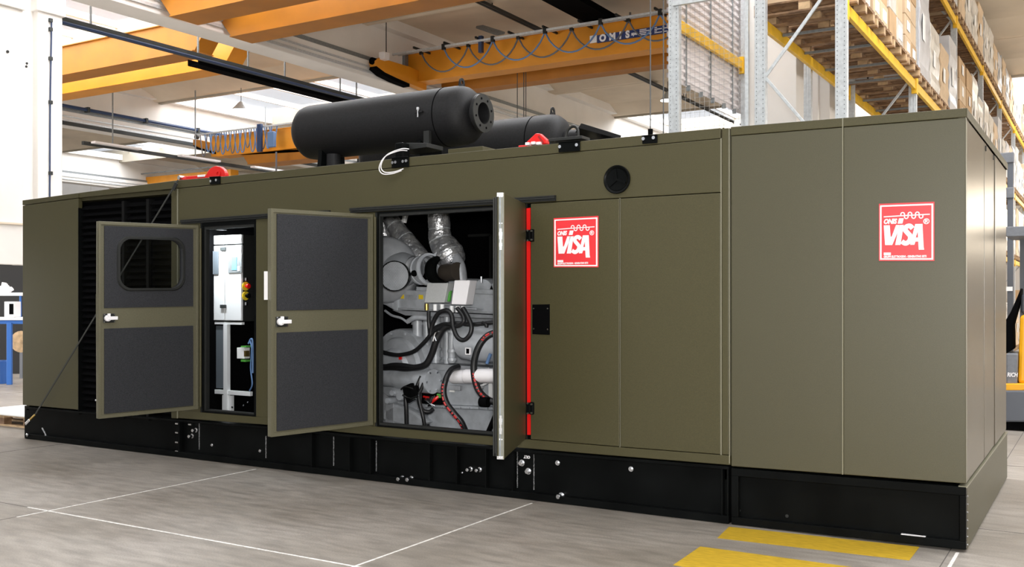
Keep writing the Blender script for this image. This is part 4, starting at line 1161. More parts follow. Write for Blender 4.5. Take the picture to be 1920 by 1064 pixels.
def dashes(pts, r):
    P = smooth_path([onY(a, b, YE + c) for a, b, c in pts], 14); i = 0; mb = MB()
    while i < len(P) - 3:
        n_ = random.choice((3, 4, 6)); seg = P[i:i + n_]
        if len(seg) > 1: mb.tube(seg, r * random.uniform(.7, 1), 6)
        i += n_ + 1
    return EN(mb, 'hose_print', hose_red, 0)
dashes([(943, 618, -.325), (914, 628, -.392), (903, 640, -.42)], .014)
dashes([(887, 700, -.434), (890, 714, -.436), (897, 733, -.43), (909, 747, -.41)], .012)
tubeE([(860, 688, -.14), (846, 694, -.24), (836, 712, -.32), (832, 735, -.34), (838, 757, -.34), (852, 776, -.33), (866, 793, -.30), (875, 815, -.26)], .027, 'fuel_hose', cable, 12)
dashes([(831, 720, -.36), (829.5, 737, -.365), (834, 757, -.363), (849, 777, -.353), (862, 793, -.323), (870, 812, -.283)], .013)
p = onY(909, 754, YE - .40); EN(MB().cyl(p + Vector((-.03, -.02, 0)), p + Vector((.05, -.02, 0)), .045, 12), 'hose_clamp', blackm, 0)
EN(MB().bar(onY(935, 766, YE - .30), onY(914, 815, YE - .30), .05, .03), 'support_leg', blackm, .003)
tubeE([(722, 583, -.05), (735, 592, -.08), (752, 597, -.1), (765, 606, -.1)], .012, 'grey_harness', engine_m)
tubeE([(765, 603, -.1), (775, 597, -.12), (790, 596, -.12), (803, 598, -.12)], .024, 'grey_harness', engine_m)
p0 = onY(845, 800, 1.0)
for dx in (-.55, .9):
    EN(MB().box(p0.x + dx - .05, p0.x + dx + .05, .75, 1.7, .30, .62), 'engine_mount', engine_d)
EN(MB().box(X(795, YE + .3), X(990, YE + .3), YE + .25, YE + .9, .75, 1.45), 'engine_core', engine_d, .03)

# ================================================================== ROOF EQUIPMENT
def silencer(label, x0, x1, y, z, R, outlet=True, ring_x=None):
    t = thing('exhaust_silencer', ((x0 + x1) / 2, y, ZT), label, 'silencer', None)
    prof = [(0, 0), (0.004, R * .45), (.035, R * .80), (.09, R * .96), (.15, R)]
    Lt = x1 - x0
    prof += [(Lt * .35, R), (Lt * .7, R)] + [(Lt - .17, R), (Lt - .13, R * .985), (Lt - .08, R * .93), (Lt - .04, R * .82), (Lt - .012, R * .66), (Lt, R * .50), (Lt + .005, 0 if not outlet else R * .38)]
    MB().lathe((x0, y, z), (1, 0, 0), prof, 48).build('silencer_body', silencer_m, t)
    xs_ = x0 + Lt * .72 if ring_x is None else ring_x
    MB().lathe((xs_, y, z), (1, 0, 0), [(-.004, R), (-.004, R * 1.012), (.004, R * 1.012), (.004, R)], 48).build('weld_band', blackm, t)
    if outlet:
        r = R * .36
        MB().lathe((x1, y, z), (1, 0, 0), [(-.05, r * 1.25), (.05, r * 1.15), (.05, R * .64), (.075, R * .64), (.075, r), (-.04, r)], 40).build('outlet_pipe', silencer_m, t)
        fl_ = MB().lathe((x1 + .076, y, z), (1, 0, 0), [(0, r), (0, R * .64), (.012, R * .64), (.012, r), (0, r)], 40).build('outlet_flange', rubber, t)
        for k in range(8):
            a = 2 * math.pi * k / 8 + .3; q = Vector((x1 + .088, y + math.cos(a) * R * .49, z + math.sin(a) * R * .49))
            MB().cyl(q, q + Vector((.003, 0, 0)), .011, 10).build('bolt_hole', blackm, fl_)
        MB().lathe((x1 - .05, y, z), (1, 0, 0), [(0, 0), (0, r)], 24).build('inner_baffle', blackm, t)
    # lifting eye
    xe = x1 - .16
    m_ = MB(); n = 14
    for k in range(n):
        a0 = math.pi * 2 * k / n; a1 = math.pi * 2 * (k + 1) / n
        ze = z + R * .95 + .045
        f_ = lambda a, r: Vector((xe, y + math.cos(a) * r, ze + math.sin(a) * r))
        m_.add([f_(a0, .018), f_(a1, .018), f_(a1, .042), f_(a0, .042), f_(a0, .018) + Vector((.012, 0, 0)), f_(a1, .018) + Vector((.012, 0, 0)), f_(a1, .042) + Vector((.012, 0, 0)), f_(a0, .042) + Vector((.012, 0, 0))],
               [(0, 1, 2, 3), (7, 6, 5, 4), (0, 4, 5, 1), (2, 6, 7, 3)])
    m_.prism([(xe, y - .04, ze), (xe, y - .07, ze - .10), (xe, y + .07, ze - .10), (xe, y + .04, ze), (xe, y + .02, ze - .03), (xe, y - .02, ze - .03)], (.012, 0, 0))
    m_.build('lifting_eye', silencer_m, t)
    # saddles down to the roof
    for xx in (x0 + .35, x1 - .55):
        MB().prism([(xx, y - R * .75, ZT + .04), (xx, y + R * .75, ZT + .04), (xx, y + R * .6, z - R * .72), (xx, y - R * .6, z - R * .72)], (.05, 0, 0)).build('saddle', blackp, t, .004)
    return t
Y1 = .70
p1 = onY(905, 214, Y1)
sx1 = onY(905, 214, Y1).x - .075; sx0 = onY(572, 250, Y1).x - .02; sz = zAt(219, onY(850, 221, Y1).x, Y1)
R1 = .274
s1 = silencer('nearer large black exhaust silencer with bolted outlet flange on the enclosure roof', sx0, sx1, Y1, sz, R1, ring_x=onY(806, 240, Y1 - R1).x + .02)
q = onY(800, 252, Y1 - R1 - .002)
MB().box(q.x - .03, q.x + .03, Y1 - R1 - .012, Y1 - R1 + .03, q.z - .10, q.z + .03).build('side_tab', rubber, s1, .003)
q = onY(789, 212, Y1 - R1 * .9)
b_ = MB(); b_.cyl(q + Vector((0, -.045, .02)), q + Vector((0, -.045, .045)), .014, 8); b_.cyl(q + Vector((0, -.045, -.045)), q + Vector((0, -.045, .02)), .007, 8); b_.build('side_bolt', chrome, s1)
MB().box(q.x - .035, q.x + .05, q.y - .05, q.y + .05, q.z - .006, q.z + .010).build('bolt_tab', silencer_m, s1, .002)
MB().prism([onY(762, 268, .12), onY(800, 268, .12), onY(800, 276, .12), onY(745, 284, .12), onY(748, 276, .12)], (0, .25, 0)).build('mount_plate', rubber, s1, .003)
MB().prism([onY(840, 280, .05), onY(905, 274, .05), onY(905, 284, .05), onY(840, 288, .05)], (0, .5, 0)).build('base_tray', olive, s1, .003)
q = onY(612, 297, .55); MB().cyl((q.x + .05, .6, q.z + .04), (q.x + .05, .6, ZT + .03), .07, 18).build('drain_stub', silencer_m, s1)
Y2 = 1.78
x2 = onY(1062, 250, Y2).x
z2c = zAt(216, onY(1025, 217, Y2).x, Y2) - .274
s2 = silencer('farther black exhaust silencer partly hidden behind the first one', x2 - 2.5, x2, Y2, z2c, R1, outlet=False, ring_x=onY(990, 240, Y2 - .2).x)
m_ = MB(); q = onY(1072, 250, Y2)
m_.cyl((x2 - .02, Y2, z2c), (x2 + .16, Y2, z2c), .10, 18); m_.build('outlet_pipe', silencer_m, s2)
m_ = MB(); m_.tube(smooth_path([onY(1060, 262, 1.2), onY(1064, 245, 1.2), onY(1075, 237, 1.2), onY(1083, 243, 1.2), onY(1084, 262, 1.2)], 4), .014, 8); m_.build('pipe_bow', rubber, s2)
# exhaust hood plate lying on the roof
hd = thing('exhaust_flap', onY(1110, 262, 1.5), 'black sheet metal flap propped on the roof right of the silencers', 'roof plate')
P_ = [onY(1090, 231, 1.5), onY(1165, 254, 1.5), onY(1163, 262, 1.5), onY(1084, 240, 1.5)]
m_ = MB(); m_.prism(P_, (-.28, .42, .0)); m_.build('flap_plate', silencer_m, hd, .004)
m_ = MB(); a_ = onY(1118, 262, 1.45); m_.prism([Vector((a_.x - .05, 1.45, ZT + .04)), Vector((a_.x + .6, 1.45, ZT + .04)), Vector((a_.x + .6, 1.45, a_.z - .08)), Vector((a_.x - .12, 1.45, a_.z + .02))], (0, .3, 0)); m_.build('flap_stand', blackp, hd, .004)
ct = thing('rod', onY(1135, 266, .6), 'white rod lying on the enclosure roof beside the black flap', 'rod')
a_ = onY(1093, 258, 1.0); MB().bar((a_.x, 1.0, ZT + .065), (a_.x + .6, .75, ZT + .065), .05, .05).build('rod_body', whitep, ct, .004)

# red lifting lugs bolted on the roof
def lug(loc_px, kind, label):
    Yl = .10
    o_ = thing('lifting_lug', onY(loc_px[0], loc_px[1], Yl), label, 'lifting lug')
    if kind == 0:
        c0 = onY(404, 333, Yl); r_ = 21 * mpp(404, Yl) / .8
        pts = [Vector((c0.x + math.cos(a) * r_ * 1.0, Yl, c0.z + math.sin(a) * r_ * .82)) for a in [math.pi * i / 18 for i in range(19)]]
        pts.append(Vector((c0.x - r_, Yl, ZT + .04))); pts.insert(0, Vector((c0.x + r_, Yl, ZT + .04)))
        MB().prism(pts, (0, .05, 0)).build('lug_disc', red, o_, .006)
        MB().prism([onY(336, 331.5, Yl), onY(365, 329.5, Yl), onY(388, 328, Yl), onY(388, 338, Yl), onY(336, 342, Yl)], (0, .08, 0)).build('lug_arm', red, o_, .006)
        MB().prism([onY(370, 328.3, Yl - .01), onY(383, 327.5, Yl - .01), onY(383, 331.5, Yl - .01), onY(370, 332.5, Yl - .01)], (0, .02, 0)).build('white_mark', white, o_, .002)
        q = onY(335, 333, Yl - .04); MB().cyl(q, q + Vector((0, .1, 0)), .022, 12).build('shackle_pin', chrome, o_)
        q = onY(409, 326, Yl - .003); MB().lathe(q, (0, -1, 0), [(0, .035), (.006, .033), (.006, .018), (0, .017)], 16).build('lug_eye', red, o_)
    else:
        MB().prism([onY(985, 272, Yl), onY(987, 266, Yl), onY(1004, 250, Yl), (onY(1012, 250.5, Yl)), onY(1025, 262, Yl), onY(1025, 270, Yl)], (0, .05, 0)).build('lug_plate', red, o_, .008)
        MB().prism([onY(972, 273, Yl), onY(990, 271.5, Yl), onY(990, 276, Yl), onY(972, 276, Yl)], (0, .06, 0)).build('lug_foot', red, o_, .003)
        q = onY(1014, 262, Yl - .002); MB().obox(q, (.022, 0, -.03), (0, .002, 0), (.006, 0, .005)).build('lug_slot', mat('red_dark', (.3, .01, .01), .5), o_)
        for px, py in ((989, 270), (1000, 268.5), (1010, 269)):
            q = onY(px, py, Yl - .02); MB().box(q.x - .018, q.x + .018, q.y - .01, q.y + .03, q.z - .012, q.z + .012).build('lug_nut', white, o_, .004)
    return o_
lug((380, 338), 0, 'red half-round lifting lug on the roof edge at the top of the strap')
lug((1005, 272), 1, 'red pentagonal lifting lug on the roof beside the farther silencer')

# lashing strap from roof to base
st_ = thing('lashing_strap', onY(60, 800, -.03), 'thin dark lashing strap running from the red roof lug down to the base corner', 'strap')
A_, B_ = onY(334, 338, -.03), onY(66, 778, -.05)
MB().bar(A_, B_, .018, .006, up=(0, 1, 0)).build('webbing', strapm, st_)
C_ = onY(56, 788, -.04)
MB().bar(B_, C_, .022, .016, up=(0, 1, 0)).build('tensioner', brass, st_, .003)
D_ = onY(48.5, 796, -.03); MB().bar(C_, D_, .035, .02, up=(0, 1, 0)).build('hook', chrome, st_, .005)
MB().bar(onY(331, 343, -.035), onY(325, 356, -.035), .045, .012, up=(0, 1, 0)).build('buckle', rubber, st_, .004)

# suspension wires above the roof brackets
for px0, px1, lab, Yw in ((1216, 1219.5, 'left one of two thin steel wires hanging down to the roof bracket', .05), (1240.5, 1244, 'right one of two thin steel wires hanging down behind the roof edge', .5)):
    sw = thing('hanging_wire', onY(px1, 250, Yw), lab, 'wire')
    a_ = onY(px1, 251, Yw); b_ = Vector((a_.x, Yw, 8.35))
    MB().tube([a_, b_], .005, 6).build('wire_run', wire, sw)
    if Yw < .1: MB().cyl(a_ + Vector((0, 0, -.01)), a_ + Vector((0, 0, .035)), .02, 8).build('wire_socket', blackm, sw)

# ================================================================== HALL DETAILS
# near left wall panel beside the pillar, with an opening below it
wl = struct('wall_left')
q1 = onX(43, 300, xp1)
zlow = zAt(497, q1.x, q1.y); zled = zAt(421, q1.x, q1.y); zwt = zAt(20, q1.x, q1.y)
MB().box(xp1 - .2, xp1, -1.5, q1.y, zlow, zwt).build('wall_panel', concrete_w, wl, .01)
wallg = mat('grey_blocker_wall', (0.16, 0.16, 0.15), .8, 0, 1.5, .1)
for k in range(5):
    MB().box(xp1 - .2, xp1, -1.53 - (k + 1) * 3.5, -1.5 - k * 3.5 - .03, 0, zwt).build('wall_panel', wallg, wl, .01)  # unseen panels added to darken the reflection in the left housing
MB().box(xp1 - .25, xp1 + .06, -12, q1.y + .02, zwt, 8.3).build('wall_beam', concrete_w, wl, .01)
MB().box(xp1 - .01, xp1 + .04, -1.5, q1.y, zled - .015, zled + .015).build('wall_ledge', ceil_m, wl)
MB().box(xp1 - .3, xp1 - .13, q1.y, py0 + .02, zlow, 8.3).build('recess_panel', concrete_w, wl)
for px, py in ((14, 97),):
    q = onX(px, py, xp1); MB().cyl(q, q + Vector((.012, 0, 0)), .025, 10).build('wall_plug', rubber, wl)
for px, py in ((50, 119), (49, 125)):
    q = onX(px, py, xp1 - .13); MB().cyl(q, q + Vector((.012, 0, 0)), .02, 10).build('wall_plug', rubber, wl)
# far walls
wb_ = struct('wall_back'); 
for k in range(11):
    MB().box(-48 + k * 6.4, -48 + (k + 1) * 6.4 - .03, 45.5, 45.8, 0, 9.8).build('wall_panel', concrete_w, wb_)
w2 = struct('wall_side')
for k in range(9):
    MB().box(-47.8, -47.5, -14 + k * 7, -14 + (k + 1) * 7 - .03, 0, 9.8).build('wall_panel', concrete_w, w2)
w3 = struct('wall_right')
for k in range(9):
    MB().box(17.5, 17.8, -14 + k * 7, -14 + (k + 1) * 7 - .03, 0, 9.8).build('wall_panel', concrete_w, w3)
# dark board wall behind the workbench
db = struct('wall_inner')
d0 = ray(-140, 560); kk = 23.0
def at_depth(px, py, dep): return CAM + ray(px, py) * dep
a_ = at_depth(-160, 700, 21.2); b_ = at_depth(64, 700, 21.2)
MB().prism([(a_.x, a_.y, .0), (b_.x, b_.y, .0), (b_.x, b_.y, 2.6), (a_.x, a_.y, 2.6)], (-.1, .1, 0)).build('dark_board', darkroom, db)

# overhead cranes: girders along X
def girder(par, x0, x1, y0, y1, z0, z1, m, taper0=True, taper1=False, nm='girder'):
    c = .9
    mb = MB()
    prof = []
    ends0 = [(x0 + (.35 if taper0 else 0), z0), (x0, z0 + .0 if not taper0 else z0 + .42)] if taper0 else [(x0, z0)]
    pts = [(x0 + (.35 if taper0 else 0), z0)]
    pts += [(x1 - (.35 if taper1 else 0), z0)]
    if taper1: pts += [(x1, z0 + .42)]
    pts += [(x1, z1), (x0, z1)]
    if taper0: pts += [(x0, z0 + .42)]
    mb.prism([(a, y0 + .02, b) for a, b in pts], (0, y1 - y0 - .04, 0))
    o_ = mb.build(nm, m, par, .006)
    MB().box(x0 + .36, x1 - .36, y0 - .03, y1 + .03, z0 - .02, z0 + .0).build('bottom_flange', m, o_)
    MB().box(x0 + .05, x1 - .05, y0 - .03, y1 + .03, z1, z1 + .02).build('top_flange', m, o_)
    return o_
def end_truck(par, x, y0, y1, z, m):
    o_ = MB().prism([(x - .12, y0, z + .02), (x - .12, y0 - .25, z + .12), (x - .12, y0 - .25, z + .3), (x - .12, y0, z + .38), (x - .12, y1, z + .38), (x - .12, y1 + .25, z + .3), (x - .12, y1 + .25, z + .12), (x - .12, y1, z + .02)], (.26, 0, 0)).build('end_carriage', m, par, .01)
    for yy in (y0 - .27, y1 + .27):
        MB().cyl((x, yy - .05, z + .22), (x, yy + .05, z + .22), .07, 12).build('buffer', blackm, o_)
    return o_
zg = 7.2
# crane A: double girder of the left bay (yellow, at the top left)
cA1 = thing('overhead_crane', (-21, 9, zg), 'large double girder yellow crane at the top left behind the near white pillar', 'crane')
yA = onZ(340, 98, zg).y; yB = onZ(340, 137, zg).y
xA1 = onY(384, 80, yA).x; xB1 = onY(438, 95, yB).x
girder(cA1, b2x + .9, xA1, yA, yA + .55, zg, zAt(60, onY(250, 60, yA).x, yA) , crane_o, False, True)
girder(cA1, b2x + .9, xB1, yB, yB + .55, zg, 8.0, crane_y, False, True)
end_truck(cA1, xA1 + .35, yA + .1, yB + .4, zg + .32, crane_o)
# crane B: double girder of the main bay overhead
cB1 = thing('overhead_crane', (0, 7.5, zg), 'shaded orange double girder crane overhead at the top centre, nearest to the viewer', 'crane')
zgb = 6.9
yC = onZ(310, 32, zgb).y; yD = onZ(432, 68, zgb).y
girder(cB1, max(b1x + .66, onY(285, 8, yC).x), -4.5, yC, yC + .62, zgb, 7.85, crane_o, True, False)
girder(cB1, onY(409, 35, yD).x, -4.5, yD, yD + .55, zgb, 7.85, crane_o, True, False)
end_truck(cB1, b1x + .8, yC - .2, yD + .6, zgb + .52, crane_o)
# crane C: crane with the festoon cable and the blue board
cC1 = thing('overhead_crane', (0, 14, zg), 'orange crane with looping festoon cable and a navy lettered board', 'crane')
yF = onZ(766, 155, zg).y; zF = 7.93
xF = onY(758, 130, yF).x
gF = girder(cC1, xF, -4.5, yF, yF + .42, zg, zF, crane_y, True, False)
yG = yF + 1.35
girder(cC1, xF, -4.5, yG, yG + .42, zg - .03, zF - .3, crane_o, True, False)
Xc = b1x + .86
tr = MB().prism([onX(a, b, Xc) for a, b in ((703, 114), (712, 108), (748, 119), (768, 125), (800, 140), (800, 170), (768, 157), (745, 147), (722, 136), (706, 125))], (-.2, 0, 0)).build('end_carriage', crane_y, cC1, .01)
q = onX(703, 116, Xc - .1); MB().cyl(q, q + Vector((0, -.12, 0)), .09, 12).build('buffer', blackm, tr)
MB().prism([onX(a, b, Xc + .01) for a, b in ((706, 124), (722, 136), (745, 147), (768, 157), (768, 163), (742, 153), (718, 141), (704, 129))], (-.2, 0, 0)).build('wheel_guard', blackm, tr)
q = onX(718, 106, Xc + .02); MB().box(q.x - .05, q.x + .12, q.y - .1, q.y + .1, q.z - .09, q.z + .09).build('sensor_box', white, cC1, .01)
MB().tube([q + Vector((.1, 0, .05)), q + Vector((.1, 0, .9)), q + Vector((.2, 0, 1.1)), q + Vector((.2, 0, 2.0))], .012, 6).build('sensor_rod', rubber, cC1)
MB().box(onY(755, 112, yF).x, onY(765, 112, yF).x + .05, yF - .2, yF - .05, 7.50, 7.90).build('switch_box', galv_dark, cC1, .01)
zR = onY(1000, 63, yF - .37).z
xr0 = onY(722, 104, yF - .35).x
MB().box(xr0, -4.5, yF - .40, yF - .34, zR - .02, zR + .04).build('festoon_rail', galv, cC1)
MB().box(xr0, -4.5, yF - .62, yF - .57, zR - .06, zR - .01).build('festoon_rail', galv, cC1)
k = 0; xx = xr0 + .25
while xx < -4.6:
    MB().bar((xx, yF - .7, zR + .03), (xx, yF, zR + .03), .04, .05).build('rail_bracket', rubber, cC1)
    xx += .92
def loops(par, x0, n, step, sag, y, z, m, r, nm='festoon_cable'):
    for i in range(n):
        pts = []
        for j in range(13):
            t = j / 12; pts.append((x0 + step * (i + t), y, z - sag * (1 - (2 * t - 1) ** 2) ** .8))
        MB().tube(pts, r, 6).build(nm, m, par)
        MB().box(x0 + step * i - .04, x0 + step * i + .04, y - .04, y + .04, z - .04, z + .10).build('cable_trolley', rubber, par)
loops(cC1, onY(790, 100, yF - .37).x, 7, 1.42, .55, yF - .37, zR - .04, greycable, .02)
loops(cC1, onY(832, 96, yF - .6).x, 6, 1.42, .55, yF - .60, zR - .08, bluecable, .02)
q = onY(904, 78, yF - .5); MB().box(q.x - .05, q.x + .05, yF - .6, yF - .5, q.z - .28, q.z + .12).build('towing_arm', bluepipe, cC1, .004)
q = onY(925, 60, yF + .1); MB().prism([onY(892, 53, yF + .2), onY(905, 51, yF + .2), onY(946, 64, yF - .1), onY(932, 67, yF - .1)], (0, .02, .06)).build('trolley_roof', galv_dark, cC1)
# lettered board
B0 = onY(1119, 73, yF - .03); B1 = onY(1107, 74, yF - .03)
bw0, bw1 = onY(1120, 74, yF - .03), onY(1270, 60, yF - .03)
zb0, zb1 = onY(1120, 81, yF - .03).z, onY(1120, 66.5, yF - .03).z
brd = MB().box(bw0.x, bw1.x + .6, yF - .04, yF - .02, zb0, zb1).build('name_board', navy, cC1)
wp = MB().box(onY(1107.5, 74, yF).x, bw0.x - .01, yF - .045, yF - .02, zb0 + .02, zb1 + .01).build('white_panel', white, cC1)
MT = lambda x, z, y: Matrix.Translation((x, y, z)) @ Matrix.Rotation(math.pi / 2, 4, 'X')
hb = zb1 - zb0; zm = (zb0 + zb1) / 2
for ch, px, sc in (('O', 1130, 1), ('M', 1148, 1), ('I', 1163, 1), ('S', 1176.5, 1)):
    text('board_letter', ch, hb * 1.2, white, brd, MT(onY(px, 70, yF - .05).x, zm, yF - .048), .003, 0, .012, .95)
text('board_letter', 'spa', hb * .6, white, brd, MT(onY(1189, 70, yF - .05).x, zm, yF - .048), .003, 0, .004)
for i, (a_, b_) in enumerate(((1199, 1221), (1227, 1241), (1245, 1252), (1256, 1268))):
    xa, xb = onY(a_, 66, yF - .05).x, onY(b_, 64, yF - .05).x
    mm = MB()
    for j in range(4):
        zz_ = zb0 + hb * (.16 + .21 * j); mm.box(xa, xb - (.12 if j % 2 else 0), yF - .05, yF - .04, zz_, zz_ + hb * .10)
    mm.build('small_print', white, brd)
# hoist ropes and hook block
ropes = MB()
for px in (970, 982, 986):
    a_ = onY(px, 150, yF + .9); ropes.tube([(a_.x, a_.y, zg + .2), (a_.x, a_.y, 1.0)], .011, 6)
ropes.build('hoist_rope', wire, cC1)
a_ = onY(980, 150, yF + .9); MB().box(a_.x - .18, a_.x + .22, a_.y - .15, a_.y + .15, .78, 1.2).build('hook_block', crane_y, cC1, .02)
# crane D: left bay, with hanging blue cables
cD1 = thing('overhead_crane', (-22, 24, 7), 'orange crane in the far left bay with a bunch of blue cables hanging on it', 'crane')
def yz_for(px, py, z): return onZ(px, py, z)
pD = onZ(450, 297, 6.3)
yH = pD.y; 
zlo = zAt(283, onY(500, 283, yH).x, yH); zhi = zAt(245, onY(500, 245, yH).x, yH)
xH0 = onY(395, 280, yH).x; xH1 = b1x - .3
girder(cD1, xH0, xH1, yH, yH + .5, zlo, zhi, crane_y, False, False)
girder(cD1, onY(446, 295, yH).x, xH1, yH + .1, yH + .9, zlo - .35, zlo - .02, crane_o, True, False)
o_ = MB().prism([onY(362, 262, yH), onY(372, 262, yH), onY(397, 268, yH), onY(397, 284, yH), onY(372, 277, yH), onY(362, 272, yH)], (0, .4, 0)).build('end_carriage', crane_o, cD1, .01)
MB().prism([onY(362, 272, yH - .05), onY(372, 277, yH - .05), onY(402, 285, yH - .05), onY(402, 289, yH - .05), onY(366, 279, yH - .05)], (0, .5, 0)).build('carriage_dark_rail', blackm, cD1)  # black rail along the lower edge of the carriage
q = onY(369, 257, yH); MB().lathe(q, (0, -1, 0), [(-.05, .08), (.05, .08), (.05, 0)], 12).build('buffer', rubber, cD1)
zt_ = zhi + .05
MB().box(xH0 - .3, xH1, yH - .3, yH - .26, zt_, zt_ + .05).build('festoon_rail', galv, cD1)
xx = xH0 - .2; i = 0
while xx < onY(517, 250, yH).x:
    dz = (zhi - zlo) * random.uniform(.85, 1.15)
    pts = [(xx, yH - .28, zt_), (xx + .10, yH - .28, zt_ - dz * .8), (xx + .17, yH - .28, zt_ - dz), (xx + .25, yH - .28, zt_ - dz * .8), (xx + .34, yH - .28, zt_)]
    MB().tube(smooth_path(pts, 4), .022, 5).build('festoon_cable', bluecable if i % 3 else greycable, cD1); i += 1
    xx += .23
q = onY(488, 262, yH - .35); MB().box(q.x - .09, q.x + .09, yH - .42, yH - .32, q.z - .4, q.z + .5).build('towing_arm', bluepipe, cD1, .01)
q = onY(511, 262, yH - .35); MB().box(q.x - .14, q.x + .14, yH - .45, yH - .32, q.z - .25, q.z + .25).build('control_box', bluecable, cD1, .02)
q = onY(518, 285, yH - .35); MB().tube([q, q + Vector((0, 0, -1.6))], .03, 6).build('pendant_cable', greycable, cD1)
# crane E: low orange crane seen right above the roof edge at the left
cE1 = thing('overhead_crane', (-32, 26, 6), 'small distant orange crane just above the enclosure roof at the left', 'crane')
pE = onZ(240, 350, 5.5); yI = pE.y
yI = 26.0
a0 = onY(241, 340, yI); a1 = onY(350, 326, yI)
zl, zh = onY(300, 343, yI).z, onY(300, 330, yI).z
MB().prism([(a0.x, yI, zl), (a1.x + 3, yI, zl), (a1.x + 3, yI, zh), (a0.x, yI, zh)], (0, .5, 0)).build('girder', crane_y, cE1, .01)
MB().prism([onY(200, 345, yI), onY(206, 342, yI), onY(240, 346, yI), onY(240, 354, yI), onY(204, 354, yI)], (0, .4, 0)).build('end_carriage', crane_o, cE1, .01)
q = onY(200, 346, yI); MB().lathe(q, (0, -1, 0), [(-.05, .11), (.08, .11), (.08, 0)], 12).build('buffer', blackm, cE1)
MB().box(a0.x - .8, a1.x + 3, yI - .3, yI - .25, zh + .1, zh + .16).build('festoon_rail', galv_dark, cE1)

# cable trays and pipes along Y
def yrun(nm, label, cat, p, z, y0, y1, build):
    t = thing(nm, (p.x, (y0 + y1) / 2, z), label, cat); build(t, p.x); return t
# dark tray in front of the left bay
zt1 = 6.75
p = onZ(300, 91, zt1)
def tr1(t, x):
    y0_ = onX(120, 40, x).y; y1_ = onX(640, 200, x).y
    y0_ = pyr.y + .3; 
    MB().box(x - .10, x - .08, y0_, y1_ + 2, zt1, zt1 + .09).build('tray_side', tray_m, t)
    MB().box(x + .08, x + .10, y0_, y1_ + 2, zt1, zt1 + .09).build('tray_side', tray_m, t)
    MB().box(x - .10, x + .10, y0_, y1_ + 2, zt1 - .01, zt1).build('tray_floor', tray_m, t)
    MB().tube([(x + .13, y0_, zt1 - .03), (x + .13, y1_ + 2, zt1 - .03)], .03, 8).build('blue_pipe', bluepipe, t)
    MB().tube([(x + .13, y0_, zt1 - .03), (x + .3, y0_ - .55, zt1 - .02), (x + .55, y0_ - .55, zt1 - .04)], .03, 8).build('blue_pipe', bluepipe, t)
    yy = y0_ + 1.6
    while yy < y1_ + 2:
        MB().box(x - .015, x + .015, yy - .015, yy + .015, zt1, 8.35).build('hanger_rod', galv_dark, t); yy += 2.6
yrun('cable_tray', 'dark cable tray with a blue pipe on hanger rods behind the near white pillar', 'cable tray', p, zt1, 5, 30, tr1)
zt2 = 6.7
p = onZ(470, 149, zt2)
def tr2(t, x):
    y0_ = onX(362, 133, x).y; y1_ = onX(640, 210, x).y + 2
    MB().box(x - .16, x + .16, y0_, y1_, zt2 - .01, zt2).build('tray_floor', blackm, t)
    for s in (-.16, .16): MB().box(x + s - .01, x + s + .01, y0_, y1_, zt2, zt2 + .13).build('tray_side', blackm, t)
    yy = y0_ + 1.6
    while yy < y1_:
        MB().box(x - .015, x + .015, yy - .015, yy + .015, zt2, 8.35).build('hanger_rod', galv_dark, t); yy += 3.2
yrun('cable_tray', 'wide black cable tray hanging farther left, above the far skylights', 'cable tray', p, zt2, 15, 30, tr2)
# blue pipe and conductor rail on the second beam
zp = 7.95
bp2 = thing('pipe', (b2x + .66, 20, zp), 'long blue compressed air pipe fixed along the far left concrete beam', 'pipe')
zp = zAt(200, *(lambda q: (q.x, q.y))(onX(130, 200, b2x + .7)))
y0_, y1_ = onX(110, 200, b2x + .7).y, onX(420, 252, b2x + .7).y
MB().tube([(b2x + .7, y0_, zp), (b2x + .7, y1_ + 4, zp)], .055, 8).build('pipe_run', bluepipe, bp2)
for i in range(8):
    yy = y0_ + 1 + i * 2.2; MB().box(b2x + .60, b2x + .78, yy - .04, yy + .04, zp - .08, zp + .08).build('pipe_clamp', tray_m, bp2)
crl = thing('conductor_rail', (b2x + .66, 20, 7), 'dark conductor rail along the lower edge of the far left beam', 'rail')
MB().box(b2x + .63, b2x + .72, y0_, y1_ + 12, 6.98, 7.08).build('rail_run', tray_m, crl)
# third bay: hanging luminaires and a dark rail behind the second beam
crl2 = thing('light_track', (b2x - 3, 20, 6), 'dark lighting track in the farthest bay, left of the red lug', 'lamp track')
p0_ = onZ(155, 268, 6.1); xT = p0_.x
MB().box(xT - .05, xT + .05, p0_.y, p0_.y + 24, 6.05, 6.15).build('track_run', tray_m, crl2)
for i in range(7):
    yy = p0_.y + 1 + i * 3.1
    MB().box(xT - .015, xT + .015, yy - .015, yy + .015, 6.15, 8.35).build('hanger_rod', galv_dark, crl2)
    MB().box(xT + .1, xT + .3, yy - .8, yy + .8, 6.1, 6.16).build('lamp_batten', white, crl2)
# dark beam-like duct at the top centre of the main bay
zt3 = 8.1
p = onZ(1090, 20, zt3)
def tr3(t, x):
    y1_ = onX(1165, 62, x).y
    MB().box(x - .35, x + .35, -6, y1_, zt3 - .02, zt3 + .02).build('tray_floor', blackm, t)
    for s in (-.35, .35): MB().box(x + s - .01, x + s + .01, -6, y1_, zt3, zt3 + .12).build('tray_side', blackm, t)
    for yy in (y1_ - .5, y1_ - 5, y1_ - 10):
        MB().box(x - .5, x + .5, yy - .03, yy + .03, zt3 - .07, zt3 - .02).build('tray_support', rubber, t)
        MB().box(x + .44, x + .48, yy - .02, yy + .02, zt3 - .05, 8.4).build('hanger_rod', galv_dark, t)
yrun('cable_tray', 'broad black cable tray under the ceiling at the top centre-right', 'cable tray', p, zt3, 5, 15, tr3)
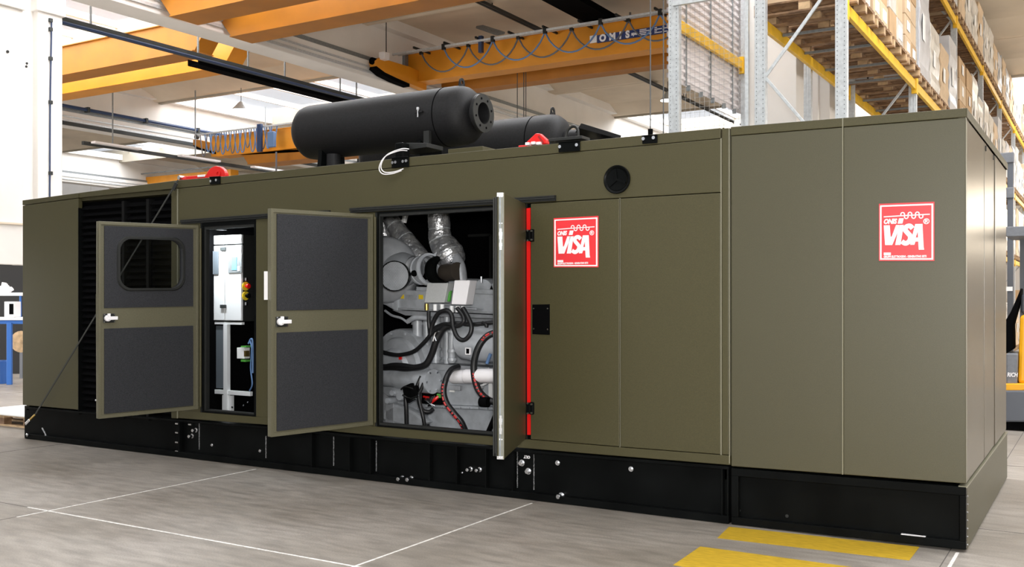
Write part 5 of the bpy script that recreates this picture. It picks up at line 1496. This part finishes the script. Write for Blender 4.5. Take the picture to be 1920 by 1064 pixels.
# thin dark conduits under the ceiling
for (px, py, lab) in ((1225, 160, 'thin dark conduit under the ceiling just left of the rack frame'), (940, 22, 'thin dark conduit under the ceiling above the festoon crane')):
    p = onZ(px, py, 8.2); cd = thing('ceiling_conduit', (p.x, p.y, 8.22), lab, 'conduit')
    MB().tube([(p.x, 3, 8.22), (p.x, 42, 8.22)], .04, 6).build('conduit_run', rubber, cd)
    for yy in range(6, 42, 6): MB().box(p.x - .01, p.x + .01, yy, yy + .02, 8.22, 8.4).build('conduit_clip', rubber, cd)
# suspended round lamp in the left bay
lp = thing('pendant_lamp', onZ(452, 207, 7.6), 'round white pendant lamp under the skylight of the left bay', 'lamp')
q = onZ(452, 207, 7.6)
lampm = bpy.data.materials.new('lamp_glow'); lampm.use_nodes = True
lampm.node_tree.nodes['Principled BSDF'].inputs['Emission Color'].default_value = (1, 1, 1, 1)
lampm.node_tree.nodes['Principled BSDF'].inputs['Emission Strength'].default_value = 3.0
MB().lathe(q, (0, 0, -1), [(0, 0), (0, .30), (.02, .31), (.03, 0)], 24).build('lamp_glass', lampm, lp)
MB().lathe(q, (0, 0, 1), [(0, .32), (.12, .20), (.25, .08), (.30, 0)], 24).build('lamp_shade', galv, lp)
MB().cyl(q + Vector((0, 0, .28)), q + Vector((0, 0, 1.4)), .01, 6).build('lamp_cord', wire, lp)
lp2 = thing('pendant_lamp', onZ(1250, 188, 7.8), 'round white pendant lamp seen beside the left rack upright', 'lamp')
q = onZ(1252, 188, 7.8)
MB().lathe(q, (0, 0, -1), [(0, 0), (0, .22), (.02, .23), (.03, 0)], 20).build('lamp_glass', lampm, lp2)
MB().lathe(q, (0, 0, 1), [(0, .23), (.12, .15), (.25, .06), (.28, 0)], 20).build('lamp_shade', galv, lp2)
MB().cyl(q + Vector((0, 0, .28)), q + Vector((0, 0, 1.2)), .01, 6).build('lamp_cord', wire, lp2)

# ================================================================== PALLET RACKS
RX0, RX1 = CX - 3.415, CX - 2.509       # left and right upright lines of the near row
QX0, QX1 = CX - 4.47, CX - 3.57         # back-to-back row on its left
RY0, PIT = CY + 11.2, 4.68
YP = [RY0 + PIT * k for k in range(7)]
ZL1, ZL2 = CZ + 3.19 + .02, CZ + 5.30
ZTOP = 8.25
def upright(par, x, y, z1, w=.11, d=.085, holes=False):
    # perforated C section, open side inwards
    mb = MB(); t = .006
    mb.box(x - w / 2, x + w / 2, y - t, y, 0, z1)
    mb.box(x - w / 2, x - w / 2 + t, y, y + d, 0, z1); mb.box(x + w / 2 - t, x + w / 2, y, y + d, 0, z1)
    mb.box(x - w / 2 + .028, x - w / 2 + .034, y - .012, y, 0, z1); mb.box(x + w / 2 - .034, x + w / 2 - .028, y - .012, y, 0, z1)
    o_ = mb.build('upright', galv, par)
    if holes:
        hm = MB(); z = 2.6
        while z < min(z1, 6.2):
            for s in (-.038, .038): hm.box(x + s - .005, x + s + .005, y - .0135, y - .0115, z, z + .012)
            z += .05
        ho = hm.build('punched_hole', galv_dark, o_); ho['kind'] = 'stuff'
    MB().box(x - .08, x + .08, y - .05, y + .12, 0, .008).build('foot_plate', galv_dark, par)
    return o_
def beam(par, x, y0, y1, z, m=rackyel, w=.05, h=.13):
    o_ = MB().box(x - w / 2, x + w / 2, y0 + .06, y1 - .01, z - h / 2, z + h / 2).build('load_beam', m, par, .006)
    for yy in (y0 + .055, y1 - .04):
        MB().box(x - w / 2 - .012, x + w / 2 + .012, yy - .02, yy + .05, z - h / 2 - .06, z + h / 2 + .05).build('beam_connector', m, o_, .004)
    return o_
r1 = thing('pallet_rack', (RX1, RY0, 0), 'long galvanised pallet rack with yellow beams behind the enclosure', 'rack')
for i, y in enumerate(YP):
    zt_ = ZTOP
    upright(r1, RX1, y, zt_, w=.125 if i == 0 else .11, holes=(i == 0))
    upright(r1, RX0, y, zt_, w=.125 if i == 0 else .11, holes=(i == 0))
    zz_ = 0.3; fl_ = False
    # diagonal bracing matched to the photographed first frame
    zs = []
    zn = zAt(145, RX0, y) if i == 0 else 3.9
    st = 1.02
    z = zn - 3 * st; k = 0
    while z < zt_ - .3:
        a_ = (RX0 + .05, y + .03, z) if k % 2 == 1 else (RX1 - .05, y + .03, z)
        b_ = (RX1 - .05, y + .03, z + st) if k % 2 == 1 else (RX0 + .05, y + .03, z + st)
        if z > 0.05: MB().bar(a_, b_, .035, .03, up=(0, 1, 0)).build('brace', galv, r1, .004)
        z += st; k += 1
for i in range(6):
    for x in (RX0, RX1):
        beam(r1, x + (.03 if x == RX1 else -.03), YP[i], YP[i + 1], ZL1)
        if i >= 1: beam(r1, x + (.03 if x == RX1 else -.03), YP[i], YP[i + 1], ZL2)
    if i < 3:
        for f in (.2, .42, .66, .88):
            MB().bar((RX0, YP[i] + PIT * f, ZL1 + .03), (RX1, YP[i] + PIT * f, ZL1 + .03), .03, .03).build('cross_bar', galv_dark, r1)
# second row (end mesh frame)
r2 = thing('pallet_rack', (QX0, RY0, 0), 'shorter galvanised rack with wire mesh end panel, left of the long rack', 'rack')
for i in range(2):
    for x in (QX0, QX1):
        if (i, x) != (0, QX1): upright(r2, x, (YP[0], RY0 + 2.7)[i], 8.25, w=.13 if i == 0 else .1, holes=(i == 0))
beam(r2, QX0 - .03, YP[0], RY0 + 2.7, CZ + 3.36)
MB().box(QX1 - .02, QX1 + .02, RY0 - .01, RY0 + .03, 2.4, zAt(11, QX0, RY0)).build('mesh_frame', galv, r2)
tb = MB().bar((QX0, RY0 - .01, zAt(11, QX0, RY0) + .03), (QX1, RY0 - .01, zAt(11, QX0, RY0) + .03), .05, .08).build('top_rail', galv, r2, .004)
mm = MB(); st = .06
x = QX0 + .08
while x < QX1 - .06:
    mm.box(x - .0011, x + .0011, RY0 + .02, RY0 + .024, 2.4, zAt(11, QX0, RY0)); x += st
z = 2.4
while z < zAt(11, QX0, RY0):
    mm.box(QX0 + .07, QX1 - .06, RY0 + .024, RY0 + .028, z - .0011, z + .0011); z += st
mo = mm.build('wire_mesh', meshwire, r2); mo['kind'] = 'stuff'
# ribbed sheet on the left side of the second row
rs = MB(); z = CZ + 2.69
zc0 = z; n = 0
pts = []
xq = QX0 - .10
while z < 8.2:
    pts += [(xq, z), (xq, z + .05), (xq + .022, z + .06), (xq + .022, z + .09)]; z += .10
vs = []
for yy in (YP[0] + .05, RY0 + 2.85):
    vs += [(a, yy, b) for a, b in pts]
N_ = len(pts)
rs.add(vs, [(i, i + 1, N_ + i + 1, N_ + i) for i in range(N_ - 1)])
vs2 = [(a - .01, b, c) for a, b, c in vs]
rs.add(vs2, [(i, i + 1, N_ + i + 1, N_ + i) for i in range(N_ - 1)])
rs.build('ribbed_sheet', corr, r2)
for k in range(6):
    yy = YP[0] + .25 + k * .45; MB().box(xq - .01, xq + .04, yy, yy + .03, zc0 - .05, zc0 + .02).build('sheet_hook', galv_dark, r2)
for k in range(3):
    yy = YP[0] + .6 + k * .9; MB().box(xq + .015, xq + .03, yy, yy + .03, zc0, 8.35).build('sheet_seam', galv_dark, r2)
# white building pillar with pilasters behind the racks
pw = struct('concrete_column', (CX - 4.7, CY + 17.2, 0))
Yw = CY + 17.0
def colseg(pa, pb, Y, nm, z1=8.25): MB().box(onY(pa, 300, Y).x, onY(pb, 300, Y).x, Y, Y + .9, 0, z1).build(nm, concrete_w, pw, .01)
colseg(1396, 1493, CY + 14.1, 'pilaster'); colseg(1493, 1556, Yw, 'wall_strip'); colseg(1521, 1534, Yw - .12, 'pilaster')

# ---- pallets and cartons
ORDW = ['first', 'second', 'third', 'fourth', 'fifth', 'sixth']
def pallet(label, x0, y0, z0, L_=1.05, W=.95, group=None, m=wood, blockm=wood2):
    t = thing('pallet', (x0 + L_ / 2, y0 + W / 2, z0), label, 'pallet', group)
    # boards run along X (length L_), stringer boards along Y
    for i in range(3):
        yy = y0 + (W - .10) * i / 2
        MB().box(x0, x0 + L_, yy, yy + .10, z0, z0 + .02).build('bottom_board', m, t)
        for j in range(3):
            xx = x0 + (L_ - .13) * j / 2
            MB().box(xx, xx + .13, yy, yy + .10, z0 + .02, z0 + .10).build('block', blockm, t)
    for j in range(3):
        xx = x0 + (L_ - .13) * j / 2
        MB().box(xx, xx + .13, y0, y0 + W, z0 + .10, z0 + .12).build('stringer_board', m, t)
    for k in range(6):
        yy = y0 + (W - .11) * k / 5
        MB().box(x0, x0 + L_, yy, yy + .11, z0 + .12, z0 + .14).build('top_board', m, t)
    return t
def carton(label, x0, x1, y0, y1, z0, z1, m, group, lab=False):
    t = thing('carton', ((x0 + x1) / 2, (y0 + y1) / 2, z0), label, 'carton', group)
    j = lambda: random.uniform(0, .012)
    b = MB().box(x0 + j(), x1 - j(), y0 + j(), y1 - j(), z0, z1 - j()).build('carton_body', m, t, .008)
    MB().box((x0 + x1) / 2 - .03, (x0 + x1) / 2 + .03, y0 - .002, y1 + .002, z1 - .011, z1 + .001).build('packing_tape', paper if m is kraft else kraft2, t)
    if lab:
        MB().box(x1 - .002, x1 + .003, (y0 + y1) / 2 - .12, (y0 + y1) / 2 + .12, z0 + (z1 - z0) * .3, z0 + (z1 - z0) * .75).build('paper_label', paper, t)
    return t
def crate(label, x0, x1, y0, y1, z0, z1, m, group=None, strap=True):
    t = thing('wrapped_load', ((x0 + x1) / 2, (y0 + y1) / 2, z0), label, 'wrapped load', group)
    mb = MB(); nx, nz = 1, 8
    # slightly bulging film wrapped stack
    prof = []
    for i in range(9):
        f = i / 8; b_ = .012 * math.sin(f * 19 + x0 * 7 + y0 * 3)
        prof.append((z0 + (z1 - z0) * f, b_))
    vs = []; 
    for z, b_ in prof:
        vs += [(x0 - b_, y0 - b_, z), (x1 + b_, y0 - b_, z), (x1 + b_, y1 + b_, z), (x0 - b_, y1 + b_, z)]
    fs = [(0, 1, 2, 3), (35, 34, 33, 32)]
    for i in range(8):
        for k in range(4): fs.append((i * 4 + k, i * 4 + (k + 1) % 4, i * 4 + 4 + (k + 1) % 4, i * 4 + 4 + k))
    mb.add(vs, fs); mb.build('wrapped_body', m, t, .012)
    if strap:
        MB().box(x0 + (x1 - x0) * .28, x0 + (x1 - x0) * .28 + .02, y0 - .025, y1 + .025, z0, z1 + .005).build('strap', rubber, t)
    MB().box(x1 + .014, x1 + .02, y0 + .2, y0 + .42, z0 + (z1 - z0) * .35, z0 + (z1 - z0) * .6).build('paper_label', paper, t)
    return t
PX0 = RX0 - .10
LV1 = ZL1 + .075; LV2 = ZL2 + .075
G1 = 'pallets on the lower visible rack level'; G2 = 'pallets on the upper rack level'
C1 = 'cartons loaded on the first rack bay'; C2 = 'loads farther along the rack'
def cartons_on(x0, y0, z0, nx, ny, nz, L_, W, h, ms, labs, grp, label):
    for a in range(nx):
        for b in range(ny):
            for c in range(nz):
                if nx == 3 and a == 1 and c < nz - 1: continue
                lb = label % (ORDW[c], 'right' if a == nx - 1 else 'left', 'near' if b == 0 else 'far')
                carton(lb, x0 + L_ * a / nx, x0 + L_ * (a + 1) / nx - .005, y0 + W * b / ny, y0 + W * (b + 1) / ny - .005,
                       z0 + h * c, z0 + h * (c + 1) - .003, random.choice(ms), grp, lab=labs and a == nx - 1 and random.random() < .7)
# first bay: four pallets with stacked cartons
for k in range(4):
    y0 = RY0 + .16 + k * 1.12
    nm_ = ['first pallet above the enclosure, its end overhanging left of the rack frame', 'second pallet of the first rack bay, seen from below', 'third pallet of the first rack bay, seen from below', 'last pallet of the first rack bay, beside the grey wrapped crate'][k]
    pallet(nm_, PX0 - .02, y0, LV1, 1.16, 1.0, G1)
    hh = (.36, .33, .40, .30)[k]
    cartons_on(PX0 + .02, y0 + .02, LV1 + .14, 2, 2, (5, 5, 3, 4)[k], 1.08, .96, hh, [kraft, kraft2, wrap, kraft2], True, C1,
               'carton in the first rack bay, ' + ORDW[k] + ' pallet, %s layer up, %s %s column')
# following bays on the lower level
kinds = [(1, 'crate', 1.75, wrapg), (1, 'crate', 1.1, wrapg), (1, 'cart', .40, None), (1, 'crate', 1.35, wrap)]
for i in range(1, 6):
    for k in range(4):
        y0 = YP[i] + .16 + k * 1.12
        pallet('wooden pallet on the lower rack level, ' + ORDW[k] + ' in the ' + ORDW[i] + ' rack bay', PX0 - .02, y0, LV1, 1.12, 1.0, 'distant pallets of the lower rack level')
        if i == 1 and k == 0:
            crate('tall grey wrapped crate strapped in black, beside the second rack upright', PX0 + .02, PX0 + 1.08, y0 + .02, y0 + .98, LV1 + .14, LV1 + 1.75, wrapg)
        elif (i == 2 and k in (0, 1)):
            cartons_on(PX0 + .02, y0 + .02, LV1 + .14, 1, 1, 3, 1.08, .96, .42, [kraft, kraft2], True, 'cartons of the third bay', 'large brown carton, third rack bay, ' + ORDW[k] + ' pallet, %s layer up, %s %s')
        else:
            h_ = random.choice((1.2, 1.35, 1.5, 1.1))
            crate('pale wrapped load on the lower rack level, ' + ORDW[k] + ' in the ' + ORDW[i] + ' rack bay', PX0 + .02, PX0 + 1.08, y0 + .02, y0 + .98, LV1 + .14, LV1 + h_, random.choice((wrap, wrap, kraft2, wrapg)), C2, strap=False)
for i in range(1, 6):
    for k in range(4):
        y0 = YP[i] + .16 + k * 1.12
        pallet('wooden pallet on the upper rack level, ' + ORDW[k] + ' in the ' + ORDW[i] + ' rack bay', PX0 - .02, y0, LV2, 1.12, 1.0, G2)
        h_ = random.choice((1.22, 1.1, 1.18, 1.22))
        crate('tall wrapped load on the upper rack level, ' + ORDW[k] + ' in the ' + ORDW[i] + ' rack bay', PX0 + .02, PX0 + 1.08, y0 + .02, y0 + .98, LV2 + .14, LV2 + h_, random.choice((wrap, wrapg, wrap, kraft2) if k else (kraft2, wrap)), 'wrapped loads on the upper rack level', strap=False)
# lower shelves near the floor, seen beside the forklift
for i in range(3, 6):
    for x in (RX0, RX1): beam(r1, x + (.03 if x == RX1 else -.03), YP[i], YP[i + 1], 2.75)
    for k in range(4):
        y0 = YP[i] + .16 + k * 1.12
        pallet('pallet on the lowest beams beyond the forklift, ' + ORDW[k] + ' in the ' + ORDW[i] + ' bay', PX0 - .02, y0, 2.83, 1.12, 1.0, 'pallets beyond the forklift')
        crate('wrapped load on the lowest beams beyond the forklift, ' + ORDW[k] + ' in the ' + ORDW[i] + ' bay', PX0 + .02, PX0 + 1.08, y0 + .02, y0 + .98, 2.97, 2.97 + random.choice((1.2, 1.4, 1.5)), random.choice((wrap, wrap, kraft2)), 'loads beyond the forklift', strap=False)
    for k in range(4):
        y0 = YP[i] + .16 + k * 1.12
        pallet('pallet standing on the floor under the rack, ' + ORDW[k] + ' in the ' + ORDW[i] + ' bay', PX0 - .02, y0, .0, 1.12, 1.0, 'floor pallets under the rack')
        crate('wrapped load on a floor pallet under the rack, ' + ORDW[k] + ' in the ' + ORDW[i] + ' bay', PX0 + .02, PX0 + 1.08, y0 + .02, y0 + .98, .14, random.choice((1.3, 1.5, 1.9)), random.choice((wrap, kraft2, kraft)), 'floor loads under the rack', strap=False)

# ================================================================== FORKLIFT (reach truck) beyond the right end
ft = thing('forklift', (0.4, 6.9, 0), 'yellow and grey forklift partly hidden behind the right end of the enclosure', 'forklift')
def F(px, py, Y=6.6): return onY(px, py, Y)
YF_ = 6.6
xB = F(1893, 700).x
YM = YF_ + 1.35
def MX(px): return F(px, 500, YM).x
zM = F(1890, 289, YM).z
MB().box(MX(1888.5), MX(1900), YM, YM + .14, .1, zM).build('mast_rail', fork_g, ft, .006)
MB().box(MX(1840), MX(1850), YM, YM + .14, .1, zM).build('mast_rail', fork_g, ft, .006)
MB().box(MX(1839), MX(1901), YM - .02, YM + .12, zM - .12, zM + .02).build('mast_head', fork_l, ft, .01)
MB().box(MX(1839), MX(1901), YM - .02, YM + .12, F(1890, 372, YM).z, F(1890, 352, YM).z).build('mast_crosshead', fork_l, ft, .01)
MB().box(xB - .05, xB + 1.35, YF_ + .1, YF_ + 1.0, F(1900, 443).z, F(1900, 424).z).build('overhead_guard', fork_l, ft, .01)
for xx in (xB + .05, xB + 1.25):
    for yy in (YF_ + .15, YF_ + .9):
        if xx > xB + 1 or yy > YF_ + .5: MB().box(xx, xx + .06, yy, yy + .06, 1.3, F(1900, 440).z).build('guard_post', fork_g, ft, .006)
zc0, zc1 = F(1900, 720).z, F(1912, 592).z
MB().prism([F(1912, 592, YF_ + .15), F(1990, 580, YF_ + .15), F(1990, 720, YF_ + .15), F(1908, 720, YF_ + .15)], (0, .9, 0)).build('truck_body', fork_y, ft, .04)
MB().prism([F(1886, 663, YF_ + .1), F(1909, 663, YF_ + .1), F(1907, 722, YF_ + .1), F(1886, 722, YF_ + .1)], (0, .6, 0)).build('battery_cover', fork_l, ft, .02)
MB().prism([F(1884, 720, YF_ + .05), F(1995, 720, YF_ + .05), F(1995, 733, YF_ + .05), F(1884, 733, YF_ + .05)], (0, 1.1, 0)).build('yellow_stripe', fork_y, ft, .01)
MB().prism([F(1870, 733, YF_), F(1995, 733, YF_), F(1995, 792, YF_), F(1870, 792, YF_)], (0, 1.15, 0)).build('chassis', fork_g, ft, .02)
MB().box(F(1868, 790).x, F(1995, 790).x, YF_ + .04, YF_ + 1.1, .02, F(1890, 790).z + .02).build('skirt', blackm, ft)
for xx in (F(1880, 790).x, F(1980, 790).x):
    for yy in (YF_ + .12, YF_ + .9): MB().cyl((xx, yy, .15), (xx, yy + .12, .15), .15, 20).build('wheel', blackm, ft)
MB().prism([F(1886, 600, YF_ + .2), F(1895, 585, YF_ + .2), F(1909, 553, YF_ + .2), F(1914, 540, YF_ + .2), F(1913, 560, YF_ + .2), F(1899, 610, YF_ + .2), F(1900, 655, YF_ + .2), F(1886, 664, YF_ + .2)], (0, .4, 0)).build('seat_back', blackm, ft, .02)
MB().prism([F(1914, 553, YF_ + .3), F(1945, 545, YF_ + .3), F(1945, 590, YF_ + .3), F(1914, 588, YF_ + .3)], (0, .4, 0)).build('seat_cushion', fork_g, ft, .03)
MB().box(F(1893.5, 540).x - .04, F(1893.5, 540).x + .03, YF_ - .01, YF_, F(1893, 546).z, F(1893, 538).z).build('sticker', paper, ft)
c_ = F(1908, 704, YF_ + .095)
text('badge_letters', 'RICH', .070, white, ft, Matrix.Translation(c_) @ Matrix.Rotation(math.pi / 2, 4, 'X'), .002, .15, .002, .72, 'RIGHT')

# ================================================================== LEFT: WORKBENCH, PALLET
wbn = thing('workbench', at_depth(0, 700, 18.5), 'blue steel workbench with a pale top, beyond the left end of the enclosure', 'workbench')
DW = 18.5
def WB(px, py, dep=DW): return at_depth(px, py, dep)
fw_ = Vector((-sA, cA, 0)); rt_ = Vector((cA, sA, 0))
def wbox(par, nm, m, pa, pb, ya, yb, dep, th, bevel=.006):
    """box facing the viewer's aisle: columns pa..pb, rows ya..yb at a distance, thickness th away from the camera"""
    P = [WB(pa, yb, dep), WB(pb, yb, dep), WB(pb, ya, dep), WB(pa, ya, dep)]
    return MB().prism(P, tuple(fw_ * th)).build(nm, m, par, bevel)
wbox(wbn, 'bench_top', benchtop, -130, 50, 596, 601, DW, .8)
wbox(wbn, 'bench_rail', bluep, -130, 50, 601, 608, DW + .03, .05)
for a_ in (12, -100):
    for dd in (0, .7): wbox(wbn, 'bench_leg', bluep, a_, a_ + 9, 606, HOR + (CZ / (DW + dd)) * FOC, DW + dd, .06)
wbox(wbn, 'shelf_board', benchtop, -130, 42, 549, 555, DW + .55, .25)
for a_ in (-100, 36): wbox(wbn, 'shelf_post', bluep, a_, a_ + 3, 549, 598, DW + .6, .04)
mc = thing('meter_box', WB(20, 590), 'white device with a dark display on the workbench', 'device')
wbox(mc, 'device_body', white, 8, 27, 566, 595, DW + .3, .25); wbox(mc, 'device_display', blackm, 17, 25, 570, 590, DW + .29, .01)
mo = thing('cloth_pile', WB(8, 540), 'crumpled white rags on the bench shelf', 'rag')
for i in range(7):
    px = 2 + i * 2.6; h_ = random.uniform(8, 28)
    q = WB(px, 549, DW + .6); MB().tube(smooth_path([q, q + rt_ * random.uniform(-.04, .04) + Vector((0, 0, h_ * .004)), q + rt_ * random.uniform(-.08, .08) + Vector((0, 0, h_ * .009))], 3), .045, 7, rr=None).build('rag_fold', white, mo)
cb = thing('hose_reel', WB(38, 640, DW + 1.2), 'brown round reel on the dark wall under the bench', 'reel')
q = WB(42, 641, DW + 1.5)
MB().lathe(q, -fw_, [(-.05, .2), (.05, .22), (.06, .14), (.07, .05), (.07, 0)], 20).build('reel_disc', wood2, cb)
MB().box(q.x - .05, q.x + .05, q.y - .03, q.y + .03, 0, q.z).build('reel_stand', fork_g, cb)
bn = thing('blue_drum', WB(-2, 680, DW + .3), 'blue drum under the left end of the bench', 'drum')
q = WB(-1, 690, DW + .3); MB().lathe((q.x, q.y, 0), (0, 0, 1), [(0, 0), (0, .16), (.2, .165), (.22, .16), (.42, .165), (.44, .14), (.44, 0)], 24).build('drum_body', bluep, bn)
pl3 = pallet('low wooden pallet on the floor beyond the left end of the base', -11.9, .55, .0, 1.2, .8, None, wood2, wood)
dk = thing('flat_sheet', (-11.3, .95, .14), 'white flat sheet lying on the low pallet at the left edge', 'sheet')
MB().box(-11.95, -10.65, .5, 1.4, .142, .16).build('sheet_board', paper, dk, .003)

# ================================================================== FLOOR MARKINGS
def floormark(label, pts):
    P = [onZ(a, b, 0) for a, b in pts]
    c = sum(P, Vector()) / len(P)
    o_ = MB().prism([(p.x, p.y, .001) for p in P], (0, 0, .0015)).build('floor_marking', tape_y, None)
    return tag(o_, label, 'floor marking')
floormark('yellow painted bar on the floor right against the base of the end module', [(1367, 989), (1345, 1010), (1705, 1052), (1724, 1027)])
q = [onZ(1313, 1026, 0), onZ(1262, 1061, 0)]
d_ = (onZ(1705, 1052, 0) - onZ(1345, 1010, 0)).normalized() * 3.1
o_ = MB().prism([(p.x, p.y, .001) for p in (q[0], q[1], q[1] + Vector((3.1, 0, 0)), q[0] + Vector((3.1, 0, 0)))], (0, 0, .0015)).build('floor_marking', tape_y, None)
tag(o_, 'yellow painted bar on the floor nearer to the viewer', 'floor marking')
